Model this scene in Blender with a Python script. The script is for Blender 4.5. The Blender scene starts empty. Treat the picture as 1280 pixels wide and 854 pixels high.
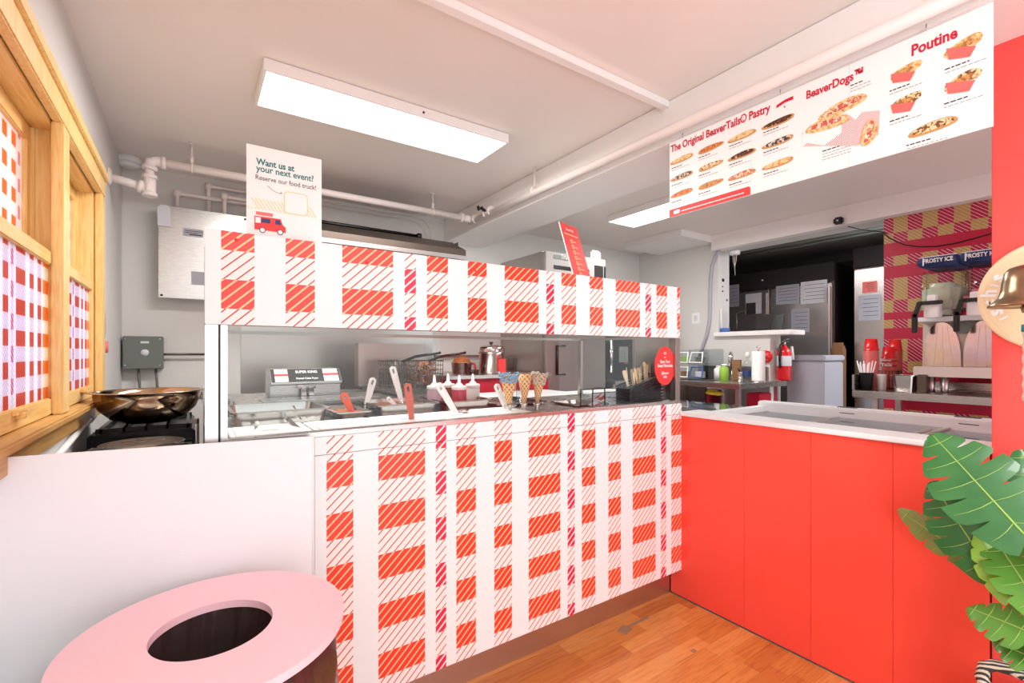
import bpy, bmesh, math, random
from mathutils import Vector, Matrix, Euler
random.seed(7)
sc = bpy.context.scene
COL = sc.collection
# ------------------------------------------------------------------ camera
CAM_H = 1.35; F_PX = 589.0; CX = 640.0; CY = 442.0
YAW = math.atan(867/589.0)                 # the X axis lies this far right of the view direction
CS, CC = math.sin(YAW), math.cos(YAW)
cam_d = bpy.data.cameras.new('camera'); cam = bpy.data.objects.new('camera', cam_d); COL.objects.link(cam)
cam.location = (0, 0, CAM_H)
cam.rotation_euler = (math.radians(90), 0, math.radians(-90) + YAW)
cam_d.sensor_width = 36.0; cam_d.lens = F_PX/1280*36; cam_d.shift_y = (CY-427)/1280.0
cam_d.clip_start = .02
sc.camera = cam
# ------------------------------------------------------------------ world and light
w = bpy.data.worlds.new('world'); sc.world = w; w.use_nodes = True
bg = w.node_tree.nodes['Background']; bg.inputs[0].default_value = (.92, .97, 1, 1); bg.inputs[1].default_value = 1.25
sc.view_settings.view_transform = 'Standard'; sc.view_settings.look = 'None'
sc.view_settings.exposure = 0.74; sc.view_settings.gamma = 1; sc.view_settings.use_curve_mapping = False

def area(name, loc, target, sx, sy, power, col=(1,1,1)):
    d = bpy.data.lights.new(name, 'AREA'); d.shape = 'RECTANGLE'; d.size = sx; d.size_y = sy; d.energy = power; d.color = col
    o = bpy.data.objects.new(name, d); COL.objects.link(o); o.location = loc
    o.rotation_euler = (Vector(target)-Vector(loc)).to_track_quat('-Z', 'Y').to_euler(); return o
area('side_fill_light', (-1.5, -1.6, 1.35), (1.2, .6, 1.45), 2.6, 2.2, 70, (.93, .975, 1))  # added fill from an unseen side, placed clear of the glass reflections
area('overhead_fill_light', (.9, -.9, 2.56), (.9, -.9, 0), 1.3, .4, 22, (1, .99, .97))  # added overhead fill behind the view, brightens bin lid and floor
LIGHT_MAIN, LIGHT_FAR, LIGHT_KITCHEN = 22.0, 14.0, 26

# ------------------------------------------------------------------ pixel geometry (true planes of the room)
def ray(px, py):
    u = (px-CX)/F_PX; return Vector((CS*u+CC, -CC*u+CS, -(py-CY)/F_PX))
def P(px, py, X=None, Y=None, Z=None):
    r = ray(px, py)
    t = X/r.x if X is not None else Y/r.y if Y is not None else (Z-CAM_H)/r.z
    return Vector((r.x*t, r.y*t, CAM_H+r.z*t))
# ------------------------------------------------------------------ mesh builder
class MB:
    def __init__(s): s.bm = bmesh.new()
    def box(s, x0, x1, y0, y1, z0, z1, bev=0, rot=None, piv=None):
        m = bmesh.new()
        bmesh.ops.create_cube(m, size=1)
        for v in m.verts:
            v.co = Vector(((x0+x1)/2+v.co.x*(x1-x0), (y0+y1)/2+v.co.y*(y1-y0), (z0+z1)/2+v.co.z*(z1-z0)))
        if bev: bmesh.ops.bevel(m, geom=list(m.edges), offset=min(bev, .45*min(abs(x1-x0), abs(y1-y0), abs(z1-z0))), segments=2, affect='EDGES', clamp_overlap=True)
        if rot is not None:
            pv = Vector(piv) if piv is not None else Vector(((x0+x1)/2, (y0+y1)/2, (z0+z1)/2))
            bmesh.ops.transform(m, matrix=Matrix.Translation(pv) @ rot.to_4x4() @ Matrix.Translation(-pv), verts=m.verts)
        s.add(m); return s
    def add(s, m, smooth=False):
        if smooth:
            for f in m.faces: f.smooth = True
        me = bpy.data.meshes.new('t'); m.to_mesh(me); m.free(); s.bm.from_mesh(me); bpy.data.meshes.remove(me); return s
    def lathe(s, prof, c=(0,0,0), seg=24, smooth=True, axis=None):
        m = bmesh.new(); rings = []
        for r, z in prof:
            if r < 1e-5: rings.append([m.verts.new((0, 0, z))])
            else: rings.append([m.verts.new((r*math.cos(2*math.pi*k/seg), r*math.sin(2*math.pi*k/seg), z)) for k in range(seg)])
        for a, b in zip(rings[:-1], rings[1:]):
            for k in range(seg):
                k2 = (k+1) % seg
                if len(a) == 1 and len(b) == 1: continue
                if len(a) == 1: f = m.faces.new((a[0], b[k2], b[k]))
                elif len(b) == 1: f = m.faces.new((a[k], a[k2], b[0]))
                else: f = m.faces.new((a[k], a[k2], b[k2], b[k]))
                f.smooth = smooth
        M = Matrix.Translation(Vector(c))
        if axis is not None: M = M @ Vector(axis).to_track_quat('Z', 'Y').to_matrix().to_4x4()
        bmesh.ops.transform(m, matrix=M, verts=m.verts); bmesh.ops.recalc_face_normals(m, faces=m.faces)
        return s.add(m)
    def cyl(s, p0, p1, r, r2=None, seg=16):
        p0, p1 = Vector(p0), Vector(p1); L = (p1-p0).length; r2 = r if r2 is None else r2
        m = bmesh.new()
        bmesh.ops.create_cone(m, cap_ends=True, segments=seg, radius1=r, radius2=max(r2, 1e-5), depth=L)
        for f in m.faces: f.smooth = len(f.verts) == 4
        M = Matrix.Translation((p0+p1)/2) @ (p1-p0).to_track_quat('Z', 'Y').to_matrix().to_4x4()
        bmesh.ops.transform(m, matrix=M, verts=m.verts); return s.add(m)
    def tube(s, pts, r, seg=10, closed=False):
        pts = [Vector(p) for p in pts]; n = len(pts); m = bmesh.new(); rings = []; up = Vector((0, 0, 1))
        pn = None
        for i, p in enumerate(pts):
            if closed: t = pts[(i+1) % n]-pts[i-1]
            else: t = pts[min(i+1, n-1)]-pts[max(i-1, 0)]
            t.normalize()
            if pn is None: a = t.cross(up if abs(t.z) < .95 else Vector((1, 0, 0))).normalized()
            else: a = (pn - t*pn.dot(t)).normalized()
            pn = a; b = t.cross(a); rr = r[i] if isinstance(r, (list, tuple)) else r
            rings.append([m.verts.new(p+a*rr*math.cos(2*math.pi*k/seg)+b*rr*math.sin(2*math.pi*k/seg)) for k in range(seg)])
        for i in range(n if closed else n-1):
            A, B = rings[i], rings[(i+1) % n]
            for k in range(seg):
                f = m.faces.new((A[k], A[(k+1) % seg], B[(k+1) % seg], B[k])); f.smooth = True
        if not closed: m.faces.new(rings[0][::-1]); m.faces.new(rings[-1])
        bmesh.ops.recalc_face_normals(m, faces=m.faces)
        return s.add(m)
    def prism(s, poly, origin, ux, uy, thick):
        """polygon in (u,v) on the plane origin + u*ux + v*uy, extruded by thick along ux x uy"""
        o, ux, uy = Vector(origin), Vector(ux), Vector(uy); n = ux.cross(uy).normalized()
        m = bmesh.new(); a = [m.verts.new(o+ux*p[0]+uy*p[1]) for p in poly]; b = [m.verts.new(v.co+n*thick) for v in a]
        m.faces.new(a[::-1]); m.faces.new(b); N = len(a)
        for i in range(N): m.faces.new((a[i], a[(i+1) % N], b[(i+1) % N], b[i]))
        bmesh.ops.recalc_face_normals(m, faces=m.faces); return s.add(m)
    def quad(s, a, b, c, d):
        vs = [s.bm.verts.new(Vector(p)) for p in (a, b, c, d)]; s.bm.faces.new(vs); return s
    def build(s, name, mat, parent=None, kind=None, label=None):
        me = bpy.data.meshes.new(name); o = bpy.data.objects.new(name, me); COL.objects.link(o)
        if parent is not None:
            L = Vector((0, 0, 0)); q = parent
            while q is not None: L += q.location; q = q.parent
            bmesh.ops.translate(s.bm, verts=s.bm.verts, vec=-L); o.parent = parent
        s.bm.to_mesh(me); s.bm.free()
        for m_ in (mat if isinstance(mat, (list, tuple)) else [mat]): me.materials.append(m_)
        if kind: o['kind'] = kind
        if label: o['label'] = label
        return o
def tag(o, label, cat, group=None):
    o['label'] = label; o['category'] = cat
    if group: o['group'] = group
    return o
def thing(name, label, cat, loc=(0, 0, 0), group=None):
    o = bpy.data.objects.new(name, None); COL.objects.link(o); o.location = loc; o.empty_display_size = .05
    return tag(o, label, cat, group)
def copy_tree(o, parent=None):
    c = o.copy(); COL.objects.link(c)
    if parent is not None: c.parent = parent
    for ch in list(o.children): copy_tree(ch, c)
    return c
def text(name, s, pa, pb, mat, parent, up=(0, 0, 1), hscale=1.25, bold=.0, depth=.0012, shear=0, label=None):
    """lettering whose baseline runs from pa to pb"""
    cu = bpy.data.curves.new('t', 'FONT'); cu.body = s; cu.size = 1; cu.extrude = 0; cu.offset = bold; cu.shear = shear; cu.resolution_u = 3
    to = bpy.data.objects.new('t', cu); COL.objects.link(to); dg = bpy.context.evaluated_depsgraph_get()
    me = bpy.data.meshes.new_from_object(to.evaluated_get(dg)); bpy.data.objects.remove(to); bpy.data.curves.remove(cu)
    xs = [v.co.x for v in me.vertices]; x0, x1 = min(xs), max(xs)
    pa, pb = Vector(pa), Vector(pb); R = (pb-pa).normalized(); k = (pb-pa).length/(x1-x0); U = Vector(up).normalized(); U = (U-R*U.dot(R)).normalized(); Nn = R.cross(U)
    m = MB(); m.bm.from_mesh(me); bpy.data.meshes.remove(me)
    for v in m.bm.verts: v.co = pa + R*((v.co.x-x0)*k) + U*(v.co.y*k*hscale) + Nn*depth
    return m.build(name, mat, parent, label=label)
# ------------------------------------------------------------------ materials
def lin(c):
    return tuple(((x/255)/12.92 if x/255 <= .04045 else ((x/255+.055)/1.055)**2.4) for x in c) + (1,)
class NT:
    def __init__(s, name):
        s.mat = bpy.data.materials.new(name); s.mat.use_nodes = True; s.t = s.mat.node_tree; s.b = s.t.nodes['Principled BSDF']; s.out = s.t.nodes['Material Output']
    def n(s, ty, **kw):
        x = s.t.nodes.new(ty)
        for k, v in kw.items(): setattr(x, k, v)
        return x
    def link(s, a, b): s.t.links.new(a, b)
    def m(s, op, a, b=None, c=None, clamp=False):
        x = s.n('ShaderNodeMath', operation=op); x.use_clamp = clamp
        for i, v in enumerate((a, b, c)):
            if v is None: continue
            if isinstance(v, (int, float)): x.inputs[i].default_value = v
            else: s.link(v, x.inputs[i])
        return x.outputs[0]
    def mix(s, f, a, b):
        x = s.n('ShaderNodeMix', data_type='RGBA')
        for i, v in ((0, f), (6, a), (7, b)):
            if isinstance(v, (int, float)): x.inputs[i].default_value = v
            elif isinstance(v, tuple): x.inputs[i].default_value = v
            else: s.link(v, x.inputs[i])
        return x.outputs[2]
    def xyz(s, kind='Object'):
        tc = s.n('ShaderNodeTexCoord'); sp = s.n('ShaderNodeSeparateXYZ'); s.link(tc.outputs[kind], sp.inputs[0]); return tc.outputs[kind], sp.outputs
    def noise(s, vec, scale, detail=3, rough=.5, mapscale=None):
        if mapscale is not None:
            mp = s.n('ShaderNodeMapping'); mp.inputs['Scale'].default_value = mapscale; s.link(vec, mp.inputs[0]); vec = mp.outputs[0]
        x = s.n('ShaderNodeTexNoise'); x.inputs['Scale'].default_value = scale; x.inputs['Detail'].default_value = detail; x.inputs['Roughness'].default_value = rough; s.link(vec, x.inputs['Vector']); return x.outputs['Fac'] if 'Fac' in x.outputs else x.outputs[0]
    def col(s, v):
        if isinstance(v, tuple): s.b.inputs['Base Color'].default_value = v
        else: s.link(v, s.b.inputs['Base Color'])
        return s
    def bump(s, h, dist, strength=.5):
        b = s.n('ShaderNodeBump'); b.inputs['Distance'].default_value = dist; b.inputs['Strength'].default_value = strength; s.link(h, b.inputs['Height']); s.link(b.outputs[0], s.b.inputs['Normal'])
    def set(s, rough=.5, metal=0, trans=0, ior=1.45, coat=0, alpha=1):
        i = s.b.inputs; i['Roughness'].default_value = rough; i['Metallic'].default_value = metal; i['Transmission Weight'].default_value = trans; i['IOR'].default_value = ior; i['Coat Weight'].default_value = coat; return s
def pbr(name, rgb, rough=.5, metal=0, var=.06, scale=8, bump=0, bscale=60, stretch=None, coat=0, spec=None):
    t = NT(name); vec, _ = t.xyz(); c = lin(rgb); d = tuple(x*(1-var*2) for x in c[:3])+(1,)
    t.col(t.mix(t.noise(vec, scale, mapscale=stretch), c, d)).set(rough, metal, coat=coat)
    if spec is not None: t.b.inputs['Specular IOR Level'].default_value = spec
    if bump: t.bump(t.noise(vec, bscale, mapscale=stretch), bump)
    return t.mat
M = {}
M['wall'] = pbr('wall_paint', (224, 222, 219), .6, var=.02, scale=1.5, bump=.001, bscale=90)
M['ceiling'] = pbr('ceiling_paint', (243, 234, 228), .35, var=.02, scale=1, bump=.002, bscale=3)
M['beam'] = pbr('beam_paint', (246, 242, 240), .45, var=.015, scale=2)
M['pipe'] = pbr('painted_pipe', (240, 230, 226), .4, var=.03)
M['white'] = pbr('white_plastic', (244, 244, 243), .35, var=.01)
M['whitetop'] = pbr('white_laminate', (236, 239, 240), .3, var=.01)
M['board'] = pbr('corrugated_white_plastic', (240, 247, 252), .45, var=.015, bump=.0006, bscale=1, stretch=(0.5, 0.5, 260))
M['paper'] = pbr('paper', (225, 225, 232), .7, var=.04)
M['greypaper'] = pbr('grey_paper', (178, 178, 190), .7, var=.05, scale=20)
M['black'] = pbr('black_plastic', (22, 22, 24), .3, var=.1)
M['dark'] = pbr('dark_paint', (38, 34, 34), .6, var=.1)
M['iron'] = pbr('black_enamel', (18, 18, 19), .25, var=.1, metal=.2)
M['darkmetal'] = pbr('dark_steel', (110, 98, 90), .35, metal=.9, var=.1)
M['gunmetal'] = pbr('grey_green_enamel', (112, 118, 112), .4, var=.04)
M['red'] = pbr('red_paint', (250, 82, 66), .32, var=.02, scale=2)
M['redwood'] = pbr('red_painted_wood', (246, 84, 78), .45, var=.03, scale=4, bump=.001, bscale=12, stretch=(1, 1, .15))
M['redprint'] = pbr('red_print', (232, 60, 58), .5, var=.01)
M['rededge'] = pbr('bright_red_plastic', (225, 20, 30), .25, var=.02, coat=.4)
M['crimson'] = pbr('crimson_print', (205, 28, 60), .5, var=.01)
M['ink'] = pbr('dark_ink', (70, 70, 74), .6, var=.01)
M['faint'] = pbr('faint_ink', (165, 163, 165), .6, var=.01)
M['teal'] = pbr('teal_ink', (40, 130, 132), .6, var=.01)
M['pink'] = pbr('pink_paint', (254, 215, 225), .42, var=.015, scale=3)
M['pinkcup'] = pbr('salmon_cup', (228, 112, 106), .4, var=.03)
M['brass'] = pbr('aged_brass', (176, 148, 118), .28, metal=1, var=.2, scale=6, stretch=(1, 1, 5))
M['plaque'] = pbr('pale_maple', (245, 222, 182), .45, var=.05, scale=4, stretch=(1, 6, 1))
M['rope'] = pbr('cotton_rope', (228, 218, 196), .9, var=.1, bump=.002, bscale=150)
M['navy'] = pbr('navy_print', (42, 60, 110), .5, var=.02)
M['cardboard'] = pbr('cardboard', (150, 108, 74), .8, var=.1)
M['orange'] = pbr('orange_nylon', (232, 84, 36), .35, var=.02)
M['terracotta'] = pbr('terracotta_nylon', (206, 96, 74), .4, var=.04)
M['blackbag'] = pbr('black_bin_liner', (66, 52, 50), .3, var=.15, bump=.02, bscale=12, coat=.6)
M['yellow'] = pbr('yellow_print', (246, 222, 160), .6, var=.01)
M['yellowcloth'] = pbr('yellow_rubber', (228, 190, 60), .5, var=.05)
M['blue'] = pbr('blue_plastic', (66, 106, 176), .35, var=.05)
M['green'] = pbr('green_label', (150, 196, 70), .5, var=.1, scale=30)
M['brown'] = pbr('chocolate_sauce', (120, 70, 44), .3, var=.1)
M['fries'] = pbr('fried_food', (196, 108, 50), .6, var=.4, scale=60, bump=.004, bscale=80)
M['wicker'] = pbr('black_wicker', (34, 38, 44), .5, var=.3, scale=40)
M['spoonwood'] = pbr('birch_wood', (238, 216, 180), .6, var=.06, scale=6)
M['tape'] = pbr('worn_grey_tape', (168, 140, 112), .6, var=.15, scale=40)
M['cone'] = None
def steel(name, rgb=(200, 198, 195), rough=.28, stretch=(1, 1, 40), bump=.0002):
    t = NT(name); vec, _ = t.xyz(); n = t.noise(vec, 3, 3, mapscale=tuple(q*3 for q in stretch)); c = lin(rgb)
    t.col(t.mix(n, c, tuple(x*.93 for x in c[:3])+(1,))).set(rough, 1)
    r = t.m('MULTIPLY_ADD', n, .1, rough-.05); t.link(r, t.b.inputs['Roughness']); return t.mat
M['steel'] = steel('brushed_steel'); M['steelv'] = steel('brushed_steel_vertical', (186, 180, 175), .3, (40, 40, 1))
M['pansteel'] = steel('pan_steel', (168, 164, 160), .2); M['chrome'] = steel('polished_steel', (214, 208, 204), .12, (1, 1, 3)); M['toe'] = steel('steel_kick', (205, 196, 190), .38, (1, 1, 30))
M['alu'] = steel('anodised_aluminium', (226, 218, 216), .35, (30, 30, 1))
M['bowl'] = steel('spun_steel', (200, 176, 150), .14, (2, 2, 60))
def wood(name, a, b, axis, rough=.45, ring=1.0):
    t = NT(name); vec, _ = t.xyz(); st = [14, 14, 14]; st[axis] = 1.1
    n = t.noise(vec, 3*ring, 5, .6, mapscale=tuple(st)); st2 = [60, 60, 60]; st2[axis] = 3; n2 = t.noise(vec, 2, 3, .5, mapscale=tuple(st2))
    f = t.m('MULTIPLY_ADD', t.m('SINE', t.m('MULTIPLY', n, 22.0)), .28, .4); f = t.m('MULTIPLY_ADD', n2, .5, t.m('SUBTRACT', f, .2), clamp=True)
    t.col(t.mix(f, lin(a), lin(b))).set(rough, 0); t.b.inputs['Coat Weight'].default_value = .15; return t.mat
M['piney'] = wood('pine_along', (243, 206, 136), (222, 172, 92), 1); M['pinez'] = wood('pine_upright', (246, 214, 148), (228, 182, 104), 2)
M['pinesill'] = wood('pine_sill', (212, 168, 100), (186, 138, 74), 1)
FL = [wood('laminate_%s' % nme, a, b, 0, .33) for nme, a, b in (('honey', (222, 154, 84), (192, 116, 54)), ('amber', (216, 146, 76), (186, 108, 50)), ('russet', (206, 132, 68), (178, 100, 48)), ('gold', (228, 164, 94), (204, 130, 66)))]

def glass(name, tint=(1, 1, 1), ior=1.5, rough=.0):
    t = NT(name); tr = t.n('ShaderNodeBsdfTransparent'); tr.inputs[0].default_value = (*tint, 1); gl = t.n('ShaderNodeBsdfGlossy'); gl.inputs['Roughness'].default_value = rough
    fr = t.n('ShaderNodeFresnel'); fr.inputs[0].default_value = ior; mx = t.n('ShaderNodeMixShader'); geo = t.n('ShaderNodeNewGeometry'); t.link(t.m('MULTIPLY', fr.outputs[0], t.m('SUBTRACT', 1, geo.outputs['Backfacing'])), mx.inputs[0]); t.link(tr.outputs[0], mx.inputs[1]); t.link(gl.outputs[0], mx.inputs[2]); t.link(mx.outputs[0], t.out.inputs[0]); return t.mat
M['glass'] = glass('clear_glass', (.97, .985, .98), 1.45); M['smoke'] = glass('smoked_acrylic', (.9, .92, .93), 1.4); M['clearp'] = glass('clear_plastic', (.9, .92, .93), 1.4, .1)
M['lidglass'] = glass('freezer_lid_glass', (.75, .8, .84), 1.5)
def trans(name, rgb, rough=.3, w_=.3):
    t = NT(name); t.col(lin(rgb)).set(rough, 0); df = t.n('ShaderNodeBsdfTranslucent'); df.inputs[0].default_value = lin(rgb); mx = t.n('ShaderNodeMixShader'); mx.inputs[0].default_value = w_
    t.link(t.b.outputs[0], mx.inputs[1]); t.link(df.outputs[0], mx.inputs[2]); t.link(mx.outputs[0], t.out.inputs[0]); return t.mat
M['milky'] = trans('milky_plastic', (238, 234, 232)); M['slushg'] = trans('lemon_slush', (228, 232, 204)); M['slushp'] = trans('pink_slush', (246, 140, 160))
M['rasp'] = trans('raspberry_sauce', (196, 78, 96), w_=.2); M['rose'] = trans('rose_sauce', (214, 178, 188), w_=.3)
def emis(name, rgb, s_):
    t = NT(name); t.col((.9, .9, .9, 1)); t.b.inputs['Emission Color'].default_value = (*rgb, 1); t.b.inputs['Emission Strength'].default_value = s_; return t.mat
M['diffuser'] = emis('lit_diffuser', (1, .985, .96), 3.2)
def ramp_const(t, fac, stops):
    r = t.n('ShaderNodeValToRGB'); r.color_ramp.interpolation = 'CONSTANT'; e = r.color_ramp.elements
    e[0].position = 0; e[0].color = (stops[0][1],)*3+(1,); e.remove(e[1])
    for p, v in stops[1:]:
        x = e.new(p); x.color = (v, v, v, 1)
    t.link(fac, r.inputs[0]); return r.outputs[0]
def plaid(name, axis, off, zoff, unit, film=False, mirror=False, yoff=None, warm=False):
    """checked wrap: columns 4 wide, 1 crimson, 2, 2 units out of 15; blocks every 4 units; slanted hatch"""
    t = NT(name); vec, xo = t.xyz(); x = xo[axis]; z = xo[2]
    dx = t.m('SUBTRACT', x, off)
    if mirror: dx = t.m('MULTIPLY', dx, -1)
    u = t.m('FRACT', t.m('DIVIDE', t.m('ADD', dx, 15*unit*20), 15*unit))
    c = ramp_const(t, u, [(0, .5), (4/15, 0), (5/15, 1), (6/15, 0), (7/15, .5), (9/15, 0), (11/15, .5), (13/15, 0)])
    isred = t.m('COMPARE', c, .5, .2); iscr = t.m('GREATER_THAN', c, .8)
    v = t.m('FRACT', t.m('DIVIDE', t.m('ADD', t.m('SUBTRACT', z, zoff), 40*unit), 4*unit)); fill = t.m('LESS_THAN', v, .5)
    k = unit/.04353
    tt = t.m('FRACT', t.m('DIVIDE', t.m('ADD', t.m('SUBTRACT', t.m('MULTIPLY', x, .93 if not mirror else -.93), z), 10), .0312*k))
    ln_thin = t.m('LESS_THAN', tt, .16); ln_mid = t.m('LESS_THAN', tt, .22); ln_wide = t.m('LESS_THAN', tt, .27)
    W = lin((236, 243, 246)); H = lin((250, 238, 236)); R = lin((240, 62, 52)); D = lin((186, 30, 38)); Yl = lin((255, 206, 150)); C = lin((218, 40, 72)); Wh = lin((252, 232, 234))
    if film: W = lin((238, 240, 252)); H = lin((232, 230, 248)); R = lin((206, 84, 70)); D = lin((190, 140, 170)); Yl = lin((222, 130, 112)); C = lin((206, 90, 140)); Wh = lin((236, 214, 236))
    if warm: R = lin((226, 130, 66)); Yl = lin((230, 140, 84)); C = lin((226, 120, 130)); W = H = D = lin((244, 238, 240))
    hatch = t.mix(ln_thin, H, D); blk = t.mix(ln_mid, R, Yl); cblk = t.mix(ln_wide, C, Wh)
    redc = t.mix(fill, hatch, blk); crc = t.mix(fill, cblk, hatch)
    col_ = t.mix(isred, W, redc); col_ = t.mix(iscr, col_, crc)
    if film:
        if yoff is not None:      # strip where the film meets the sash and only orange shows
            og = t.m('GREATER_THAN', x, yoff); oc = t.mix(fill, lin((246, 238, 228)), lin((236, 156, 84))); col_ = t.mix(og, col_, oc)
        t.link(col_, t.b.inputs['Base Color']); t.set(.3)
        tl = t.n('ShaderNodeBsdfTranslucent'); t.link(col_, tl.inputs[0]); mx = t.n('ShaderNodeMixShader'); mx.inputs[0].default_value = .62
        t.link(t.b.outputs[0], mx.inputs[1]); t.link(tl.outputs[0], mx.inputs[2]); t.link(mx.outputs[0], t.out.inputs[0])
    else: t.col(col_).set(.33); t.b.inputs['Coat Weight'].default_value = .2
    return t.mat
def wallpaper_mat():
    t = NT('plaid_wallpaper'); vec, xo = t.xyz(); y, z = xo[1], xo[2]
    ci = t.m('FLOOR', t.m('DIVIDE', t.m('SUBTRACT', 1.495, y), .0905))
    par = t.m('FLOORED_MODULO', ci, 2)                          # 0 crimson first
    zn = t.m('DIVIDE', z, 2.5)
    # 0 solid, .5 checker even, 1 checker odd
    zs = [(0, 0), (.80, 1), (.90, 0), (1.0, .5), (1.09, 0), (1.2, 1), (1.287, .5), (1.457, 0), (1.547, 1), (1.62, 0), (1.679, 1), (1.771, .5), (1.953, 0), (2.043, .5), (2.122, 0), (2.229, 1), (2.308, .5)]
    r = ramp_const(t, zn, [(a/2.5, b) for a, b in zs])
    solid = t.m('LESS_THAN', r, .2); odd = t.m('GREATER_THAN', r, .8)
    g = t.m('FLOORED_MODULO', t.m('ADD', par, odd), 2)
    tt = t.m('FRACT', t.m('DIVIDE', t.m('ADD', t.m('ADD', t.m('MULTIPLY', y, -.85), z), 10), .026)); ln = t.m('LESS_THAN', tt, .2)
    C = lin((176, 22, 62)); G = lin((186, 150, 92)); Wp = lin((240, 178, 190)); Gl = lin((150, 116, 74))
    cc = t.mix(ln, C, Wp); gg = t.mix(ln, G, lin((214, 186, 140))); ch = t.mix(g, cc, gg)
    t.col(t.mix(solid, ch, lin((190, 16, 60)))).set(.4); return t.mat
# ================================================================== THE SETTING
LX, BY, RX, CZ = -.38, 4.0, 4.65, 2.6
def struct(name, mb, mat): return mb.build(name, mat, None, kind='structure')
mb = MB(); mb.box(-.6, 7.2, -1.6, 4.2, -.06, -.006); floor = struct('floor', mb, pbr('pale_vinyl', (196, 190, 182), .5, var=.04))
# laminate strips
rowh = .078; y = 1.76; k = 0; pm = {}
while y > .12:
    x = .0 - random.random()*.4
    while x < 2.23:
        L = random.uniform(.32, .62); x1 = min(x+L, 2.235); x0 = max(x, .0)
        if x1-x0 > .03:
            m = MB(); m.box(x0+.0005, x1-.0005, y-rowh+.0004, y-.0004, -.006, random.uniform(-.0004, .0002)+.0006); m.build('plank', random.choice(FL), floor)
        x += L
    y -= rowh
mb = MB(); mb.box(-.6, 7.2, -1.6, 4.2, CZ, CZ+.1); ceiling = struct('ceiling', mb, M['ceiling'])
# left wall with the double window opening
WY0, WY1, WZ0, WZ1 = 1.25, 2.96, 1.12, 2.16
mb = MB(); mb.box(LX-.22, LX, -1.0, WY0, 0, CZ).box(LX-.22, LX, WY1, BY, 0, CZ).box(LX-.22, LX, WY0, WY1, 0, WZ0).box(LX-.22, LX, WY0, WY1, WZ1, CZ); struct('wall_left', mb, M['wall'])
mb = MB(); mb.box(LX-.22, RX+.2, BY, BY+.15, 0, CZ); wall_back = struct('wall_back', mb, M['wall'])
# right wall with the pass-through and doorway
mb = MB(); mb.box(RX, RX+.2, 2.95, BY, 0, CZ).box(RX, RX+.2, -.8, 2.95, 2.44, CZ).box(RX, RX+.2, 2.38, 2.95, 0, 1.53).box(RX, RX+.2, -.8, 1.468, 0, 2.44)
wall_right = struct('wall_right', mb, M['wall'])
mb = MB(); mb.box(RX-.003, RX-.0005, -.6, 1.468, .4, 2.437); mb.build('wallpaper', wallpaper_mat(), wall_right, label='crimson and gold plaid wallpaper')
mb = MB(); mb.box(RX-.05, RX+.24, 2.17, 2.95, 1.53, 1.575, .004); mb.build('sill', M['beam'], wall_right)
mb = MB(); mb.box(RX+.002, RX+.205, 2.925, 2.95, 1.575, 2.44); mb.build('jamb', M['wall'], wall_right)
# soffit over the opening
mb = MB(); mb.box(RX-.09, RX, -.8, 2.95, 2.44, CZ-.001); struct('trim_3', mb, M['beam'])
mb = MB(); mb.box(4.05, RX-.001, 2.95, 3.69, 2.53, CZ-.001); struct('trim_4', mb, M['beam'])
# beam and batten
mb = MB(); mb.box(1.95, 2.36, -.8, BY-.001, 2.39, CZ-.001, .004); struct('trim_1', mb, M['beam'])
mb = MB(); mb.box(LX+.001, 1.949, 1.488, 1.525, 2.566, CZ-.001); struct('trim_2', mb, M['beam'])
# red painted wall beside the freezer, nearest the camera
mb = MB(); mb.box(2.262, 2.42, -1.4, .405, 0, CZ-.001); mb.build('wall_front', M['redwood'], None, kind='structure')
mb = MB()
for yy0, yy1 in ((-1.4, -.72), (-.716, -.05), (-.046, .408)): mb.box(2.244, 2.262, yy0, yy1, 0, CZ-.002, .002)
mb.build('panelling', M['redwood'], bpy.data.objects['wall_front'])
# kitchen shell beyond the pass-through
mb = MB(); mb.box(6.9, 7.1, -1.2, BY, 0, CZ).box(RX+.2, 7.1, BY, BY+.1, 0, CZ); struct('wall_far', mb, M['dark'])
mb = MB(); mb.box(RX+.2, 6.9, -1.2, BY, 2.53, 2.598); struct('trim_5', mb, pbr('kitchen_ceiling', (120, 112, 108), .7))

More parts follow.
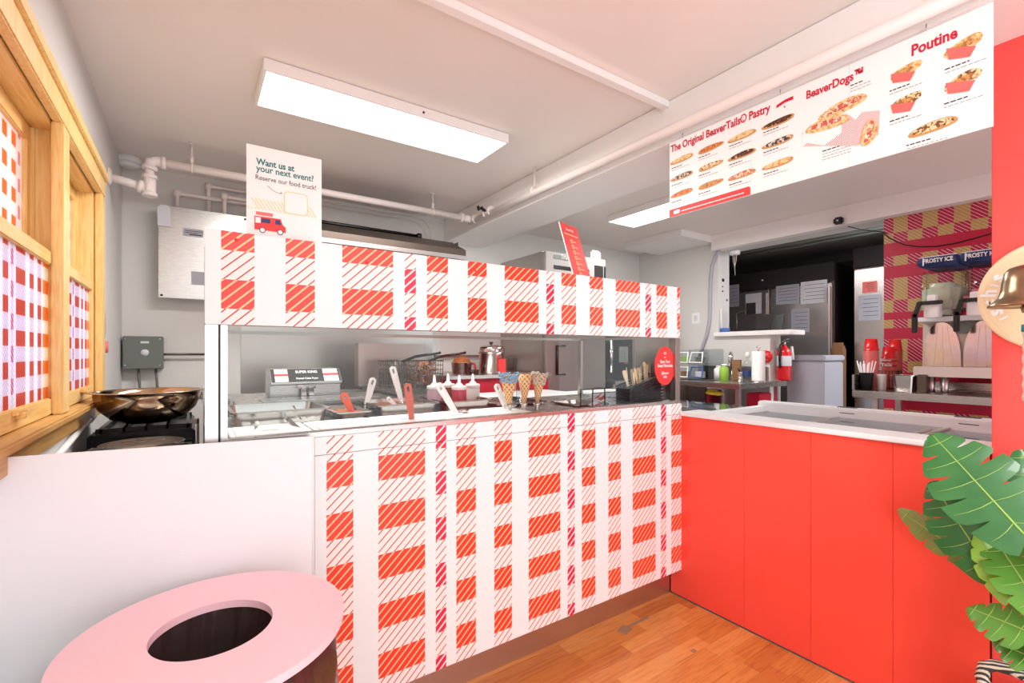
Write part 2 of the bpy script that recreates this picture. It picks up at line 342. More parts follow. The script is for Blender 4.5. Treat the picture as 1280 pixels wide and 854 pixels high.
# ---- windows
def window(idx, ya, yb):
    wn = MB(); x0 = LX+.0005; x1 = LX+.028
    # casing around (proud of the wall) is shared boards: side jamb lining only here
    wn.box(LX-.20, LX-.002, ya-.03, ya, WZ0+.03, WZ1-.03).box(LX-.20, LX-.002, yb, yb+.03, WZ0+.03, WZ1-.03)
    W = wn.build('window_%d' % idx, M['pinez'], None, kind='structure')
    m = MB(); m.box(LX-.20, LX-.002, ya, yb, WZ1-.06, WZ1-.03); m.build('head_jamb', M['piney'], W)
    m = MB()       # parting stops and jamb-liner ridges
    for q in (-.052, -.078, -.10): m.box(LX+q-.012, LX+q, ya, ya+.009, WZ0+.03, WZ1-.061, .002).box(LX+q-.012, LX+q, yb-.009, yb, WZ0+.03, WZ1-.061, .002)
    m.build('jamb_stop', M['pinez'], W)
    zr = 1.675
    # lower sash (inside)
    a, b = LX-.034, LX+.0
    m = MB(); m.box(a, b, ya+.001, ya+.046, WZ0+.03, zr, .003).box(a, b, yb-.046, yb-.001, WZ0+.03, zr, .003); s1 = m.build('sash_stile', M['pinez'], W)
    m = MB(); m.box(a, b+.001, ya+.001, yb-.001, zr-.035, zr+.008, .003).box(a, b+.001, ya+.001, yb-.001, WZ0+.031, WZ0+.085, .003); m.build('sash_rail', M['piney'], W)
    m = MB(); m.box(a+.012, b-.012, ya+.04, yb-.04, WZ0+.08, zr-.03); g = m.build('pane', plaid('window_film_low_%d' % idx, 1, 1.887 if idx == 1 else 2.66, 1.456, .0215, True, True, (2.075 if idx == 1 else 2.84)), W, label='plaid printed film pane, lower')
    m = MB(); m.box(b, b+.014, (ya+yb)/2-.04, (ya+yb)/2+.04, WZ0+.07, WZ0+.082, .002).box(b, b+.02, (ya+yb)/2-.012, (ya+yb)/2+.012, WZ0+.06, WZ0+.074, .002); m.build('sash_lift', M['piney'], W)
    # upper sash (outside)
    a, b = LX-.10, LX-.062
    m = MB(); m.box(a, b, ya+.001, ya+.046, zr-.03, WZ1-.062, .003).box(a, b, yb-.046, yb-.001, zr-.03, WZ1-.062, .003); m.build('sash_stile', M['pinez'], W)
    m = MB(); m.box(a, b+.001, ya+.001, yb-.001, zr-.03, zr+.012, .003).box(a, b+.001, ya+.001, yb-.001, WZ1-.115, WZ1-.062, .003); m.build('sash_rail', M['piney'], W)
    m = MB(); m.box(a+.012, b-.012, ya+.04, yb-.04, zr+.008, WZ1-.11); m.build('pane', plaid('window_film_high_%d' % idx, 1, 2.235 if idx == 1 else 3.0, 1.904, .0215, True, True, None, True), W, label='plaid printed film pane, upper')
    return W
window(1, 1.30, 2.19); window(2, 2.33, 2.925)
mb = MB(); cx0, cx1 = LX+.0005, LX+.03
mb.box(cx0, cx1, WY0-.1, 3.03, WZ1-.05, WZ1+.055, .004).box(cx1-.004, cx1+.012, WY0-.1, 3.04, WZ1+.03, WZ1+.07, .003).box(cx0, cx1-.001, 2.94, 3.03, WZ0+.02, WZ1-.05, .004)
mb.box(cx0, cx1, 2.112, 2.21, WZ0+.03, WZ1-.049, .004).box(cx0, cx1, WY0-.1, 1.46, WZ0+.03, WZ1-.049, .004)
casing = struct('trim_6', mb, M['pinez'])
mb = MB(); mb.box(LX-.21, LX+.052, WY0-.1, 3.03, WZ0+.004, WZ0+.029, .006).box(LX+.0005, LX+.02, WY0-.08, 3.01, WZ0-.06, WZ0+.003, .003); struct('trim_7', mb, M['pinesill'])

# ---- ceiling lights
def ceiling_light(x0, x1, y0, y1, label, power):
    t = thing('ceiling_light', label, 'ceiling light', ((x0+x1)/2, (y0+y1)/2, CZ-.002))
    m = MB(); m.box(x0, x1, y0, y0+.012, 2.545, CZ-.002, .002).box(x0, x1, y1-.012, y1, 2.545, CZ-.002, .002).box(x0, x0+.012, y0+.012, y1-.012, 2.545, CZ-.002).box(x1-.012, x1, y0+.012, y1-.012, 2.545, CZ-.002); m.box(x0+.012, x1-.012, y0+.012, y1-.012, 2.585, CZ-.003); m.build('frame', M['beam'], t)
    m = MB(); m.box(x0+.013, x1-.013, y0+.013, y1-.013, 2.549, 2.556); m.build('diffuser', M['diffuser'], t)
    m = MB(); m.lathe([(0, 0), (.006, 0), (.006, .002), (0, .002)], ((x0+x1)/2+.1, y0-.001, 2.57), 8, axis=(0, -1, 0)); m.build('clip', M['black'], t)
    a = area('lamp', ((x0+x1)/2, (y0+y1)/2, 2.54), ((x0+x1)/2, (y0+y1)/2, 0), x1-x0-.04, y1-y0-.04, power, (1, .98, .95)); a.parent = t; a.location = (0, 0, -.062)
ceiling_light(.25, 1.49, 2.225, 2.575, 'lit rectangular ceiling light panel over the serving counter', LIGHT_MAIN)
ceiling_light(3.12, 3.48, 1.84, 3.06, 'lit ceiling light panel half hidden behind the hanging menu board', LIGHT_FAR)
area('kitchen_fill_light', (5.3, 1.0, 2.5), (5.4, 1.6, 1), .8, .8, LIGHT_KITCHEN)  # added fill to lift the dark kitchen, stands for no window or fixture

# ================================================================== SERVING COUNTER
YP = 1.63; X0, X1 = .031, 2.235
U = .04353
sv = thing('serving_counter', 'long serving counter wrapped in red and white plaid panels', 'counter', (1.13, 2.0, 0))
pl = plaid('plaid_wrap', 0, .541-1.13, (.903)-0, U)
mb = MB(); mb.box(.33, 2.242, YP, YP+.02, .152, 1.0145, .0015); mb.build('front_panel', pl, sv, label='plaid front panel')
mb = MB(); mb.box(.33, 2.242, YP, YP+.02, 1.0165, 1.075, .0015); mb.build('top_strip', pl, sv, label='plaid strip along the counter top')
mb = MB(); mb.box(.05, 2.2385, 1.704, 1.716, .001, .2); mb.build('kick_plate', M['toe'], sv, label='reflective steel kick plate')
mb = MB(); mb.box(.04, 2.23, YP+.0205, 2.42, .16, 1.0).box(.04, 2.2, 1.717, 2.42, .001, .16); mb.build('body', M['steel'], sv)
mb = MB(); mb.box(.04, 2.24, YP+.0205, 2.43, 1.0, 1.07, .003); mb.build('worktop', M['steel'], sv)
mb = MB(); mb.box(.062, 2.235, YP+.004, YP+.05, 1.0755, 1.092, .003); mb.build('glass_rail', M['steel'], sv)
# sneeze guard (canopy)
sg = thing('sneeze_guard', 'glass sneeze guard with plaid header standing on the serving counter', 'sneeze guard', (1.13, 1.8, 1.07))
plh = plaid('plaid_header_wrap', 0, .418-1.13, (1.483-1.07), U)
mb = MB(); mb.box(X0, 2.228, YP, YP+.012, 1.436, 1.714, .0012); mb.build('header_panel', plh, sg, label='plaid header panel')
for xq, zq in ((.11, 1.69), (.50, 1.665), (.93, 1.68), (1.55, 1.68), (1.78, 1.695)): mb = MB(); mb.lathe([(0, .003), (.003, .0025), (.0055, 0)], (xq, YP-.0002, zq), 10, axis=(0, -1, 0)); mb.build('screw_cap', M['redprint'], sg)
mb = MB(); mb.box(X0+.004, 2.224, YP+.013, YP+.30, 1.448, 1.46).box(X0+.004, 2.224, YP+.29, YP+.30, 1.46, 1.70).box(X0+.004, 2.224, YP+.013, YP+.30, 1.70, 1.708); mb.build('canopy', M['steel'], sg)
mb = MB(); mb.box(.031, .064, YP, YP+.04, 1.072, 1.435, .002); mb.build('post', M['alu'], sg)
mb = MB(); mb.box(.07, .088, YP+.004, YP+.04, 1.072, 1.435, .002); mb.build('post', M['alu'], sg)
mb = MB(); mb.box(.0645, .0695, YP+.004, YP+.03, 1.072, 1.435); mb.build('gasket', M['black'], sg)
mb = MB(); mb.box(2.195, 2.232, YP+.002, YP+.05, 1.072, 1.435, .002); mb.build('post', M['steelv'], sg)
mb = MB(); mb.box(.09, .112, 2.38, 2.41, 1.072, 1.45); mb.build('rear_post', M['steelv'], sg); mb = MB(); mb.box(2.18, 2.2, 2.38, 2.41, 1.072, 1.45); mb.build('rear_post', M['steelv'], sg)
mb = MB(); mb.box(.112, 2.18, 2.385, 2.405, 1.435, 1.45).box(.092, .11, YP+.30, 2.38, 1.435, 1.45).box(2.182, 2.2, YP+.30, 2.38, 1.435, 1.45); mb.build('rear_rail', M['steelv'], sg)
for a, b in ((.089, .722), (.725, 1.458), (1.461, 2.194)):
    mb = MB(); mb.box(a, b, YP+.02, YP+.026, 1.093, 1.436); mb.build('glass_pane', M['glass'], sg)
# oval sticker on the glass
st = thing('oval_sticker', 'oval red sticker with white lettering on the glass', 'sticker', (2.123, YP+.019, 1.285))
mb = MB(); mb.prism([(.085*math.cos(a*math.pi/16), .105*math.sin(a*math.pi/16)) for a in range(32)], (2.123, YP+.0195, 1.283), (1, 0, 0), (0, 0, 1), .001); mb.build('backing', M['redprint'], st)
for s_, w_, z_, h_ in (('GO', .022, 1.345, 1.2), ('to', .012, 1.325, 1.1), ('Share Your', .085, 1.298, 1.3), ('Sweet Memories', .125, 1.276, 1.4), ('@beaver', .06, 1.238, 1.2), ('tails', .028, 1.218, 1.2)):
    text('lettering', s_, (2.123-w_/2, YP+.018, z_), (2.123+w_/2, YP+.018, z_), M['white'], st, hscale=h_, bold=.02, depth=.0008)
# ---- posters on the header
po = thing('event_poster', 'white poster about a food truck standing on the header', 'poster', (.25, YP+.045, 1.714))
YQ = YP+.04; A = P(308, 179, Y=YQ); B = P(402, 194, Y=YQ); zt = A.z; xl, xr = A.x, B.x
mb = MB(); mb.box(xl, xr, YQ, YQ+.003, 1.714, zt, .0005); mb.build('sheet', M['white'], po)
mb = MB(); mb.box(xl+.01, xr-.01, YQ+.003, YQ+.006, 1.712, 1.74).box(xl+.04, xl+.06, YQ+.004, YQ+.09, 1.7085, 1.716); mb.build('stand', M['clearp'], po)
def pq(px, py): return P(px, py, Y=YQ)
def tx(s_, a, b, mat, h=1.25, bold=.015, par=po, name='lettering'):
    A_, B_ = pq(*a), pq(b, a[1]); B_.z = A_.z; return text(name, s_, A_, B_, mat, par, hscale=h, bold=bold, depth=.0008)
tx('Want us at', (320, 205), 368, M['teal'], 1.15, .03); tx('your next event?', (320, 213.5), 392, M['teal'], 1.15, .02); tx('Reserve our food truck!', (319.5, 224), 395, M['ink'], 1.2, .004)
mb = MB(); A_, B_ = pq(309, 252), pq(401, 252); zc = A_.z-.002; n_ = 34
n_ = 20
for i in range(n_):
    x = xl+.003+(xr-xl-.012)*i/n_; mb.prism([(0, 0), (.003, 0), (.003-.022, .034), (-.022, .034)] if x-xl > .024 else [(0, 0), (.003, 0), (.003, .004), (0, .006)], (x, YQ-.0004, zc-.017), (1, 0, 0), (0, 0, 1), .0004)
mb.build('hatched_band', M['yellow'], po)
def rrect(w_, h_, r_): return [(sx*(w_/2-r_)+r_*math.cos(a), sy*(h_/2-r_)+r_*math.sin(a)) for sx, sy, a0 in ((1, 1, 0), (-1, 1, 90), (-1, -1, 180), (1, -1, 270)) for a in [math.radians(a0+i*30) for i in range(4)]]
c_ = pq(370, 255); mb = MB(); mb.prism(rrect(.072, .072, .012), (c_.x, YQ-.0009, c_.z), (1, 0, 0), (0, 0, 1), .0004); mb.build('card_frame', M['yellow'], po)
mb = MB(); mb.prism(rrect(.066, .066, .01), (c_.x, YQ-.0014, c_.z), (1, 0, 0), (0, 0, 1), .0004); mb.build('blank_card', M['white'], po)
mb = MB(); a0 = pq(334, 232); mb.tube([Vector((a0.x+.042*t_, YQ-.0006, a0.z-.018*math.sin(t_*1.9))) for t_ in [i/8 for i in range(9)]], .0006, 6); mb.tube([(a0.x+.038, YQ-.0006, a0.z-.012), (a0.x+.043, YQ-.0006, a0.z-.017), (a0.x+.037, YQ-.0006, a0.z-.020)], .0006, 6); mb.build('arrow', M['ink'], po)
# drawn truck
tl, tr_ = pq(318, 285), pq(357, 285); TW = tr_.x-tl.x; zb = pq(337, 289).z; q = YQ-.0006
def pr(poly, mat, nm, off=0, th=.0004):
    m = MB(); m.prism([(a_*TW, b_*TW) for a_, b_ in poly], (tl.x, q-off, zb), (1, 0, 0), (0, 0, 1), th); return m.build(nm, mat, po)
pr([(0, 0), (1, 0), (1, .2), (.9, .28), (.84, .48), (0, .48)], M['redprint'], 'truck_print'); pr([(.05, .52), (.58, .52), (.58, .64), (.05, .64)], M['pinkcup'], 'truck_sign_print')
pr([(.03, .24), (.19, .24), (.19, .44), (.03, .44)], M['white'], 'truck_window_print', .0005); pr([(.22, .27), (.5, .27), (.5, .42), (.22, .42)], M['navy'], 'truck_window_print', .0005); pr([(.66, .27), (.86, .27), (.8, .43), (.66, .43)], M['navy'], 'truck_window_print', .0005)
for cxw in (.25, .82): pr([(cxw+.1*math.cos(i*math.pi/8), .0+.1*math.sin(i*math.pi/8)) for i in range(16)], M['navy'], 'wheel_print', .001); pr([(cxw+.075*math.cos(i*math.pi/8), .0+.075*math.sin(i*math.pi/8)) for i in range(16)], M['white'], 'wheel_print', .0015)
# red menu card leaning back on the header
S0 = P(718, 345, Y=YP+.08); hdir = Vector((math.cos(math.radians(17)), math.sin(math.radians(17)), 0)); back = Vector((-hdir.y, hdir.x, 0)); upv = (Vector((0, 0, 1))*math.cos(math.radians(17))+back*math.sin(math.radians(17))).normalized()
S0.z = 1.716; Wd, Hh = .168, .30
sgn = thing('red_price_card', 'red price card with a column of yellow symbols, leaning on the header', 'sign', S0)
mb = MB(); mb.prism([(0, 0), (Wd, 0), (Wd, Hh), (0, Hh)], S0, hdir, upv, -.005); mb.build('card', M['white'], sgn)
mb = MB(); mb.prism([(.001, .001), (Wd-.001, .001), (Wd-.001, Hh-.001), (.001, Hh-.001)], S0, hdir, upv, .0006); mb.build('red_face', M['redprint'], sgn)
mb = MB(); mb.prism([(Wd/2-.02, 0.001), (Wd/2+.02, 0.001), (Wd/2+.02, .1), (Wd/2-.02, .1)], S0+back*.006, hdir, (Vector((0, 0, 1))*.7+back*.15), -.002); mb.build('easel_back', M['white'], sgn)
nrm = hdir.cross(upv)
def cardpt(u_, v_): return S0+hdir*u_+upv*v_+nrm*.0008
text('lettering', 'BeaverTails', cardpt(.045, .262), cardpt(.115, .262), M['white'], sgn, up=upv, bold=.02); m = MB()
for i in range(9): m.prism([(.018+.0145*i, .238), (.029+.0145*i, .238), (.029+.0145*i, .244), (.018+.0145*i, .244)], S0+nrm*.0007, hdir, upv, .0005)
m.build('small_print', M['yellow'], sgn, kind='stuff')
for i in range(7):
    m = MB(); v_ = .205-.03*i; p_ = cardpt(.07, v_)
    ring = [p_+hdir*(.0095*math.cos(a*math.pi/6))+upv*(.0095*math.sin(a*math.pi/6)) for a in range(12)]
    m.tube(ring, .0022, 5, closed=True); m.build('ring_symbol', M['yellow'], sgn)
    m = MB(); m.prism([(.09, v_-.002), (.09+random.uniform(.02, .035), v_-.002), (.09+.025, v_+.002), (.09, v_+.002)], S0+nrm*.0007, hdir, upv, .0005); m.build('price_line', M['yellow'], sgn)

# ================================================================== things on the counter
ZD = 1.0705
def pan(label, x0, x1, y0, y1, z0, z1, group=None, fill=None, wall=.004, lip=.012, mat=None, name='food_pan'):
    t = thing(name, label, 'food pan', ((x0+x1)/2, (y0+y1)/2, z0), group); mat = mat or M['pansteel']
    def loop(bm, x0, x1, y0, y1, z, r):
        return [bm.verts.new(((x0+x1)/2+sx*((x1-x0)/2-r)+r*math.cos(math.radians(a)), (y0+y1)/2+sy*((y1-y0)/2-r)+r*math.sin(math.radians(a)), z)) for sx, sy, a0 in ((1, 1, 0), (-1, 1, 90), (-1, -1, 180), (1, -1, 270)) for a in (a0, a0+30, a0+60, a0+90)]
    bm = bmesh.new(); s = [loop(bm, x0+.02, x1-.02, y0+.02, y1-.02, z0, .02), loop(bm, x0+lip, x1-lip, y0+lip, y1-lip, z1-.006, .02), loop(bm, x0, x1, y0, y1, z1-.006, .02), loop(bm, x0, x1, y0, y1, z1, .02), loop(bm, x0+lip+.002, x1-lip-.002, y0+lip+.002, y1-lip-.002, z1, .02), loop(bm, x0+.024, x1-.024, y0+.024, y1-.024, z0+.004, .02)]
    for a, b in zip(s[:-1], s[1:]):
        for k in range(16): bm.faces.new((a[k], a[(k+1) % 16], b[(k+1) % 16], b[k]))
    bm.faces.new(s[0][::-1]); bm.faces.new(s[-1]); bmesh.ops.recalc_face_normals(bm, faces=bm.faces)
    m = MB(); m.add(bm); m.build('pan_body', mat, t)
    if fill:
        m = MB(); bm = bmesh.new(); bmesh.ops.create_grid(bm, x_segments=14, y_segments=10, size=.5)
        for v in bm.verts: v.co = Vector(((x0+x1)/2+v.co.x*(x1-x0-.05), (y0+y1)/2+v.co.y*(y1-y0-.05), z1-.018+random.uniform(-.004, .006)))
        m.add(bm, True); m.build('contents', fill, t)
    return t
# white lids in the front row
lx = [.10, .36, .62, .85, 1.08, 1.33]
wl = ['at the left end, beside the steel post', 'second from the steel post', 'in front of the orange handle pan', 'holding the terracotta handle', 'in front of the squeeze bottles']
for i, (a, b) in enumerate(zip(lx[:-1], lx[1:])):
    t = thing('white_cover_board', 'white plastic cover board of the front row, '+wl[i], 'board', ((a+b)/2, 1.86, ZD), 'white cover boards along the glass')
    m = MB(); m.box(a+.003, b-.003, YP+.075, 2.02-.01*(i % 2), ZD, ZD+.006, .002).box(a+.02, b-.02, YP+.09, 2.0, ZD+.006, ZD+.009, .001); m.build('plate', M['white'], t)
    m = MB(); m.box((a+b)/2-.03, (a+b)/2+.03, 1.84, 1.86, ZD+.009, ZD+.016, .003); m.build('grip', M['white'], t)
tg = {}
pan('deep empty steel pan at the left end behind the white boards', .12, .48, 2.05, 2.40, ZD, 1.125, mat=M['pansteel'])
pan('shallow pan of browned food beside the empty steel pan', .50, .66, 2.05, 2.36, ZD, 1.10, fill=M['fries'])
pan('steel pan holding the orange ladle and a white ladle', .675, .98, 2.04, 2.36, ZD, 1.12, fill=M['brown'])
pan('steel pan holding two white ladles, left of the bottles', .995, 1.27, 2.03, 2.36, ZD, 1.12, fill=M['brown'])
pan('shallow steel tray under the four squeeze bottles', 1.29, 1.62, 2.03, 2.38, ZD, 1.09, name='steel_tray')
pan('steel pan beside the cones, with a small grey scoop', 1.64, 1.86, 1.80, 2.05, ZD, 1.085)
def utensil(label, pa, pb, Y0, mat, wd=.016, name='ladle', tail=.05, bowl=True):
    """flat nylon handle from the free end (pa) to where it enters the pan (pb)"""
    A_, B_ = P(*pa, Y=Y0), P(*pb, Y=Y0); d = (A_-B_).normalized(); L = (A_-B_).length; s_ = Vector((d.z, 0, -d.x)); n = Vector((0, 1, 0))
    t = thing(name, label, 'utensil', B_)
    m = MB(); w0, w1 = wd*.62, wd
    N_ = 10; pts = []
    out = [(-w0, 0), (-w1, L-wd)]+[(wd*math.cos(math.pi-math.pi*i/8), L-wd+wd*math.sin(math.pi*i/8)) for i in range(9)]+[(w1, L-wd), (w0, 0)]
    bm = bmesh.new(); hw, h0, h1 = wd*.33, L-wd*2.4, L-wd*.75
    # outer ring and a slot hole, stitched ring to ring
    ring = [(-w0, 0), (-w1*.92, L*.5), (-w1, h0), (-w1, (h0+h1)/2), (-w1, h1), (-w1*.7, L-wd*.3), (0, L), (w1*.7, L-wd*.3), (w1, h1), (w1, (h0+h1)/2), (w1, h0), (w1*.92, L*.5), (w0, 0)]
    hole = [(-hw, h0+hw), (-hw, (h0+h1)/2), (-hw, h1-hw*.5), (0, h1), (hw, h1-hw*.5), (hw, (h0+h1)/2), (hw, h0+hw), (0, h0)]
    def V(p, off): return bm.verts.new(B_+s_*p[0]+d*p[1]+n*off)
    for off in (-.004, .004):
        R_ = [V(p, off) for p in ring]; Hq = [V(p, off) for p in hole]
        fs = [(R_[0], R_[1], R_[11], R_[12]), (R_[1], R_[2], R_[10], R_[11]), (R_[2], Hq[0], Hq[7]), (R_[2], Hq[7], R_[10]), (R_[10], Hq[7], Hq[6]), (R_[2], R_[3], Hq[1], Hq[0]), (R_[3], R_[4], Hq[2], Hq[1]), (R_[4], R_[5], Hq[2]), (R_[5], R_[6], Hq[3], Hq[2]), (R_[6], R_[7], Hq[4], Hq[3]), (R_[7], R_[8], Hq[4]), (R_[8], R_[9], Hq[5], Hq[4]), (R_[9], R_[10], Hq[6], Hq[5])]
        for f in fs: bm.faces.new(f)
        if off < 0: RA, HA = R_, Hq
        else:
            for i in range(len(ring)): bm.faces.new((RA[i], RA[(i+1) % len(ring)], R_[(i+1) % len(ring)], R_[i]))
            for i in range(len(hole)): bm.faces.new((HA[i], HA[(i+1) % len(hole)], Hq[(i+1) % len(hole)], Hq[i]))
    bmesh.ops.recalc_face_normals(bm, faces=bm.faces); m.add(bm); m.build('handle', mat, t)
    m = MB(); e = B_-d*tail; e.z = max(e.z, ZD+.014); m.tube([B_+d*.01, (B_+e)/2, e], [.006, .005, .004], 8); bowl and m.lathe([(0, 0), (.02, .004), (.03, .018), (.028, .018), (.018, .007), (0, .004)], (e.x, e.y, e.z-.008), 14); m.build('ladle_bowl', M['chrome'] if mat is M['white'] else mat, t); return t
utensil('orange handled ladle resting in a steel pan', (428, 491), (441, 517), 2.10, M['orange'])
utensil('white handled ladle beside the orange one, leaning right', (467, 472), (458, 506), 2.22, M['white'])
utensil('tall white handled ladle leaning left, in the second pan', (490, 458), (502, 503), 2.2, M['white'])
utensil('short plain white stick lying in the second pan', (484, 497), (500, 512), 2.1, M['white'], .009, 'spatula')
utensil('terracotta handled ladle standing in a white board slot', (509, 479), (515, 527), 1.84, M['terracotta'], tail=.015, bowl=False)
utensil('white handled ladle in front of the squeeze bottles', (547, 479), (572, 520), 1.90, M['white'])
utensil('white slotted handle beside the blue rimmed cone', (620, 480), (634, 514), 1.94, M['white'])
def bar(name, label, cat, a, b, r=.006, mat=None):
    t = thing(name, label, cat, b); m = MB(); s_ = (a-b).cross(Vector((0, 1, 0))).normalized()*r
    m.prism([(-1, 0), (1, 0), (1, 1), (-1, 1)], b, s_, a-b, .003); m.build('shaft', mat or M['chrome'], t); m = MB(); m.cyl(a-Vector((0, .006, 0)), a+Vector((0, .006, 0)), r*1.3, seg=12); m.build('end_loop', mat or M['chrome'], t); return t
bar('spoon', 'flat steel spoon lying over the leftmost white board', 'utensil', P(321, 529, Y=2.0), P(320, 544, Y=1.84))
bar('tongs', 'steel tongs leaning between the two left pans', 'utensil', P(352, 517, Y=2.1), P(377, 539, Y=1.82), .007)
bar('skewer', 'thin steel pick standing beside the browned food pan', 'utensil', P(367, 508, Y=2.15), P(376, 524, Y=2.05), .003)
bar('scoop', 'small grey scoop handle beside the cones', 'utensil', P(711, 500, Y=1.92), P(715, 509, Y=1.90), .007, M['steelv'])
# squeeze bottles
def bottle_proto():
    t = thing('squeeze_bottle', 'x', 'squeeze bottle', (0, 0, 0), 'squeeze bottles behind the glass')
    m = MB(); m.lathe([(0, 0), (.034, 0), (.037, .004), (.037, .085), (.035, .092), (0, .092)]); m.build('bottle_body', M['rasp'], t)
    m = MB(); m.lathe([(.0, .0925), (.0385, .0925), (.0385, .108), (.034, .112), (.02, .114), (.016, .122), (.009, .127), (.0045, .165), (.0, .166)]); m.build('nozzle_cap', M['milky'], t); return t
bp = bottle_proto()
for i, (px, Y0, mt, lb) in enumerate(((543, 2.21, 'rose', 'pale rose squeeze bottle, leftmost of the four'), (560, 2.30, 'brown', 'brown sauce squeeze bottle, half hidden by a white ladle'), (574, 2.12, 'rasp', 'raspberry red squeeze bottle in front'), (591, 2.22, 'milky', 'clear milky squeeze bottle, rightmost of the four'))):
    o = bp if i == 0 else copy_tree(bp)
    p = P(px, 510, Y=Y0); o.location = (p.x, p.y, ZD+.0045); o['label'] = lb
    for ch in o.children:
        if ch.name.startswith('bottle_body'):
            ch.data = ch.data.copy(); ch.data.materials[0] = M[mt]
# waffle cones
def cone_mat():
    t = NT('waffle'); tc, xo = t.xyz(); ang = t.m('ARCTAN2', xo[0], xo[1]); z = xo[2]
    a = t.m('FRACT', t.m('ADD', t.m('MULTIPLY', ang, 1.273), t.m('MULTIPLY', z, 42))); b = t.m('FRACT', t.m('SUBTRACT', t.m('MULTIPLY', ang, 1.273), t.m('MULTIPLY', z, 42)))
    f = t.m('MAXIMUM', t.m('LESS_THAN', a, .3), t.m('LESS_THAN', b, .3)); t.col(t.mix(f, lin((188, 128, 78)), lin((240, 204, 156)))).set(.6); t.bump(f, .002, .6); return t.mat
M['cone'] = cone_mat()
cs = [(636, 1.88, .045, 'blue', 'waffle cone with a blue candy coated rim'), (655, 1.89, .038, None, 'plain waffle cone in the middle of three'), (671, 1.86, .036, 'sprk', 'waffle cone with white and brown sprinkles')]
M['bluecandy'] = pbr('blue_candy', (150, 205, 240), .6, var=.3, scale=90, bump=.003, bscale=120); M['sprinkle'] = pbr('sprinkles', (240, 226, 210), .6, var=.3, scale=120, bump=.003, bscale=120)
for px, Y0, r, top, lb in cs:
    p = P(px, 515, Y=Y0); L = .165; t = thing('waffle_cone', lb, 'cone', (p.x, p.y, ZD+.012), 'three waffle cones by the glass'); c0 = (p.x, p.y, ZD+.013)
    tl_ = Vector((.10 if top == 'sprk' else .04 if top is None else 0, .0, 1)).normalized()
    m = MB(); m.lathe([(0, 0), (.004, .0), (r*.55, L*.5), (r, L), (r-.003, L), (r*.5, L*.5), (0, .01)], c0, 28, axis=tl_); m.build('cone_shell', M['cone'], t)
    if top:
        m = MB(); bm = bmesh.new(); cc = Vector(c0)
        for _ in range(170):
            a = random.random()*6.283; h = L*random.uniform(.78 if top == 'blue' else .7, 1.05); rr = r*h/L+.002; q_ = tl_.to_track_quat('Z', 'Y') @ Vector((rr*math.cos(a), rr*math.sin(a), h))
            bmesh.ops.create_icosphere(bm, subdivisions=1, radius=random.uniform(.004, .007), matrix=Matrix.Translation(cc+q_))
        m.add(bm, True); m.build('rim_topping', M['bluecandy'] if top == 'blue' else M['sprinkle'], t)
cst = thing('cone_stand', 'low steel cone stand holding three waffle cones', 'stand', (1.46, 1.87, ZD))
mb = MB(); mb.box(1.33, 1.62, 1.80, 1.95, ZD, ZD+.004, .001)
mb.build('base_plate', M['steel'], cst)
for px, Y0, *_ in cs:
    p = P(px, 515, Y=Y0); m = MB(); m.lathe([(.012, 0), (.016, .02), (.019, .03), (.017, .03), (.0135, .018), (.01, .002)], (p.x, p.y, ZD+.004)); m.build('socket', M['steel'], cst)
# clear cup behind the cones
cp = P(652, 470, Y=2.25); mb = MB(); mb.lathe([(0, 0), (.03, 0), (.042, .15), (.045, .152), (.0445, .155), (.040, .15), (.028, .004), (0, .004)], (cp.x, 2.25, ZD)); o = mb.build('plastic_cup', M['clearp']); tag(o, 'tall clear plastic cup behind the waffle cones', 'cup')
# black framed acrylic box of packets
A_ = P(733, 505, Z=ZD); bx0, bx1, by0, by1 = 1.625, 1.80, 1.69, 1.78
t = thing('packet_box', 'smoked acrylic box of white packets, left of the wooden spoon basket', 'box', ((bx0+bx1)/2, 1.735, ZD))
mb = MB()
for xx in (bx0, (bx0+bx1)/2-.003, bx1-.005): mb.box(xx, xx+.005, by0, by0+.004, ZD, ZD+.082).box(xx, xx+.005, by1-.004, by1, ZD, ZD+.095)
mb.box(bx0, bx1, by0, by0+.004, ZD+.082, ZD+.086).box(bx0, bx1, by1-.004, by1, ZD+.095, ZD+.099).box(bx0, bx1, by0, by1, ZD, ZD+.003); mb.build('frame', M['black'], t)
mb = MB(); mb.box(bx0+.005, bx1-.005, by0+.0005, by0+.003, ZD+.004, ZD+.082).box(bx0+.001, bx0+.003, by0+.004, by1-.004, ZD+.004, ZD+.084).box(bx1-.003, bx1-.001, by0+.004, by1-.004, ZD+.004, ZD+.084); mb.build('acrylic_wall', M['smoke'], t)
for i in range(26):
    m = MB(); cx_, cy_ = random.uniform(bx0+.03, bx1-.03), random.uniform(by0+.025, by1-.025); z_ = ZD+.012+.055*(i/26)
    m.box(cx_-.022, cx_+.022, cy_-.014, cy_+.014, z_, z_+.003, rot=Euler((random.uniform(-.6, .6), random.uniform(-.6, .6), random.uniform(0, 3))).to_matrix()); o = m.build('packet', M['white'] if i % 3 else M['pinkcup']); tag(o, 'small condiment packet in the smoked acrylic box', 'packet', 'packets in the acrylic box')
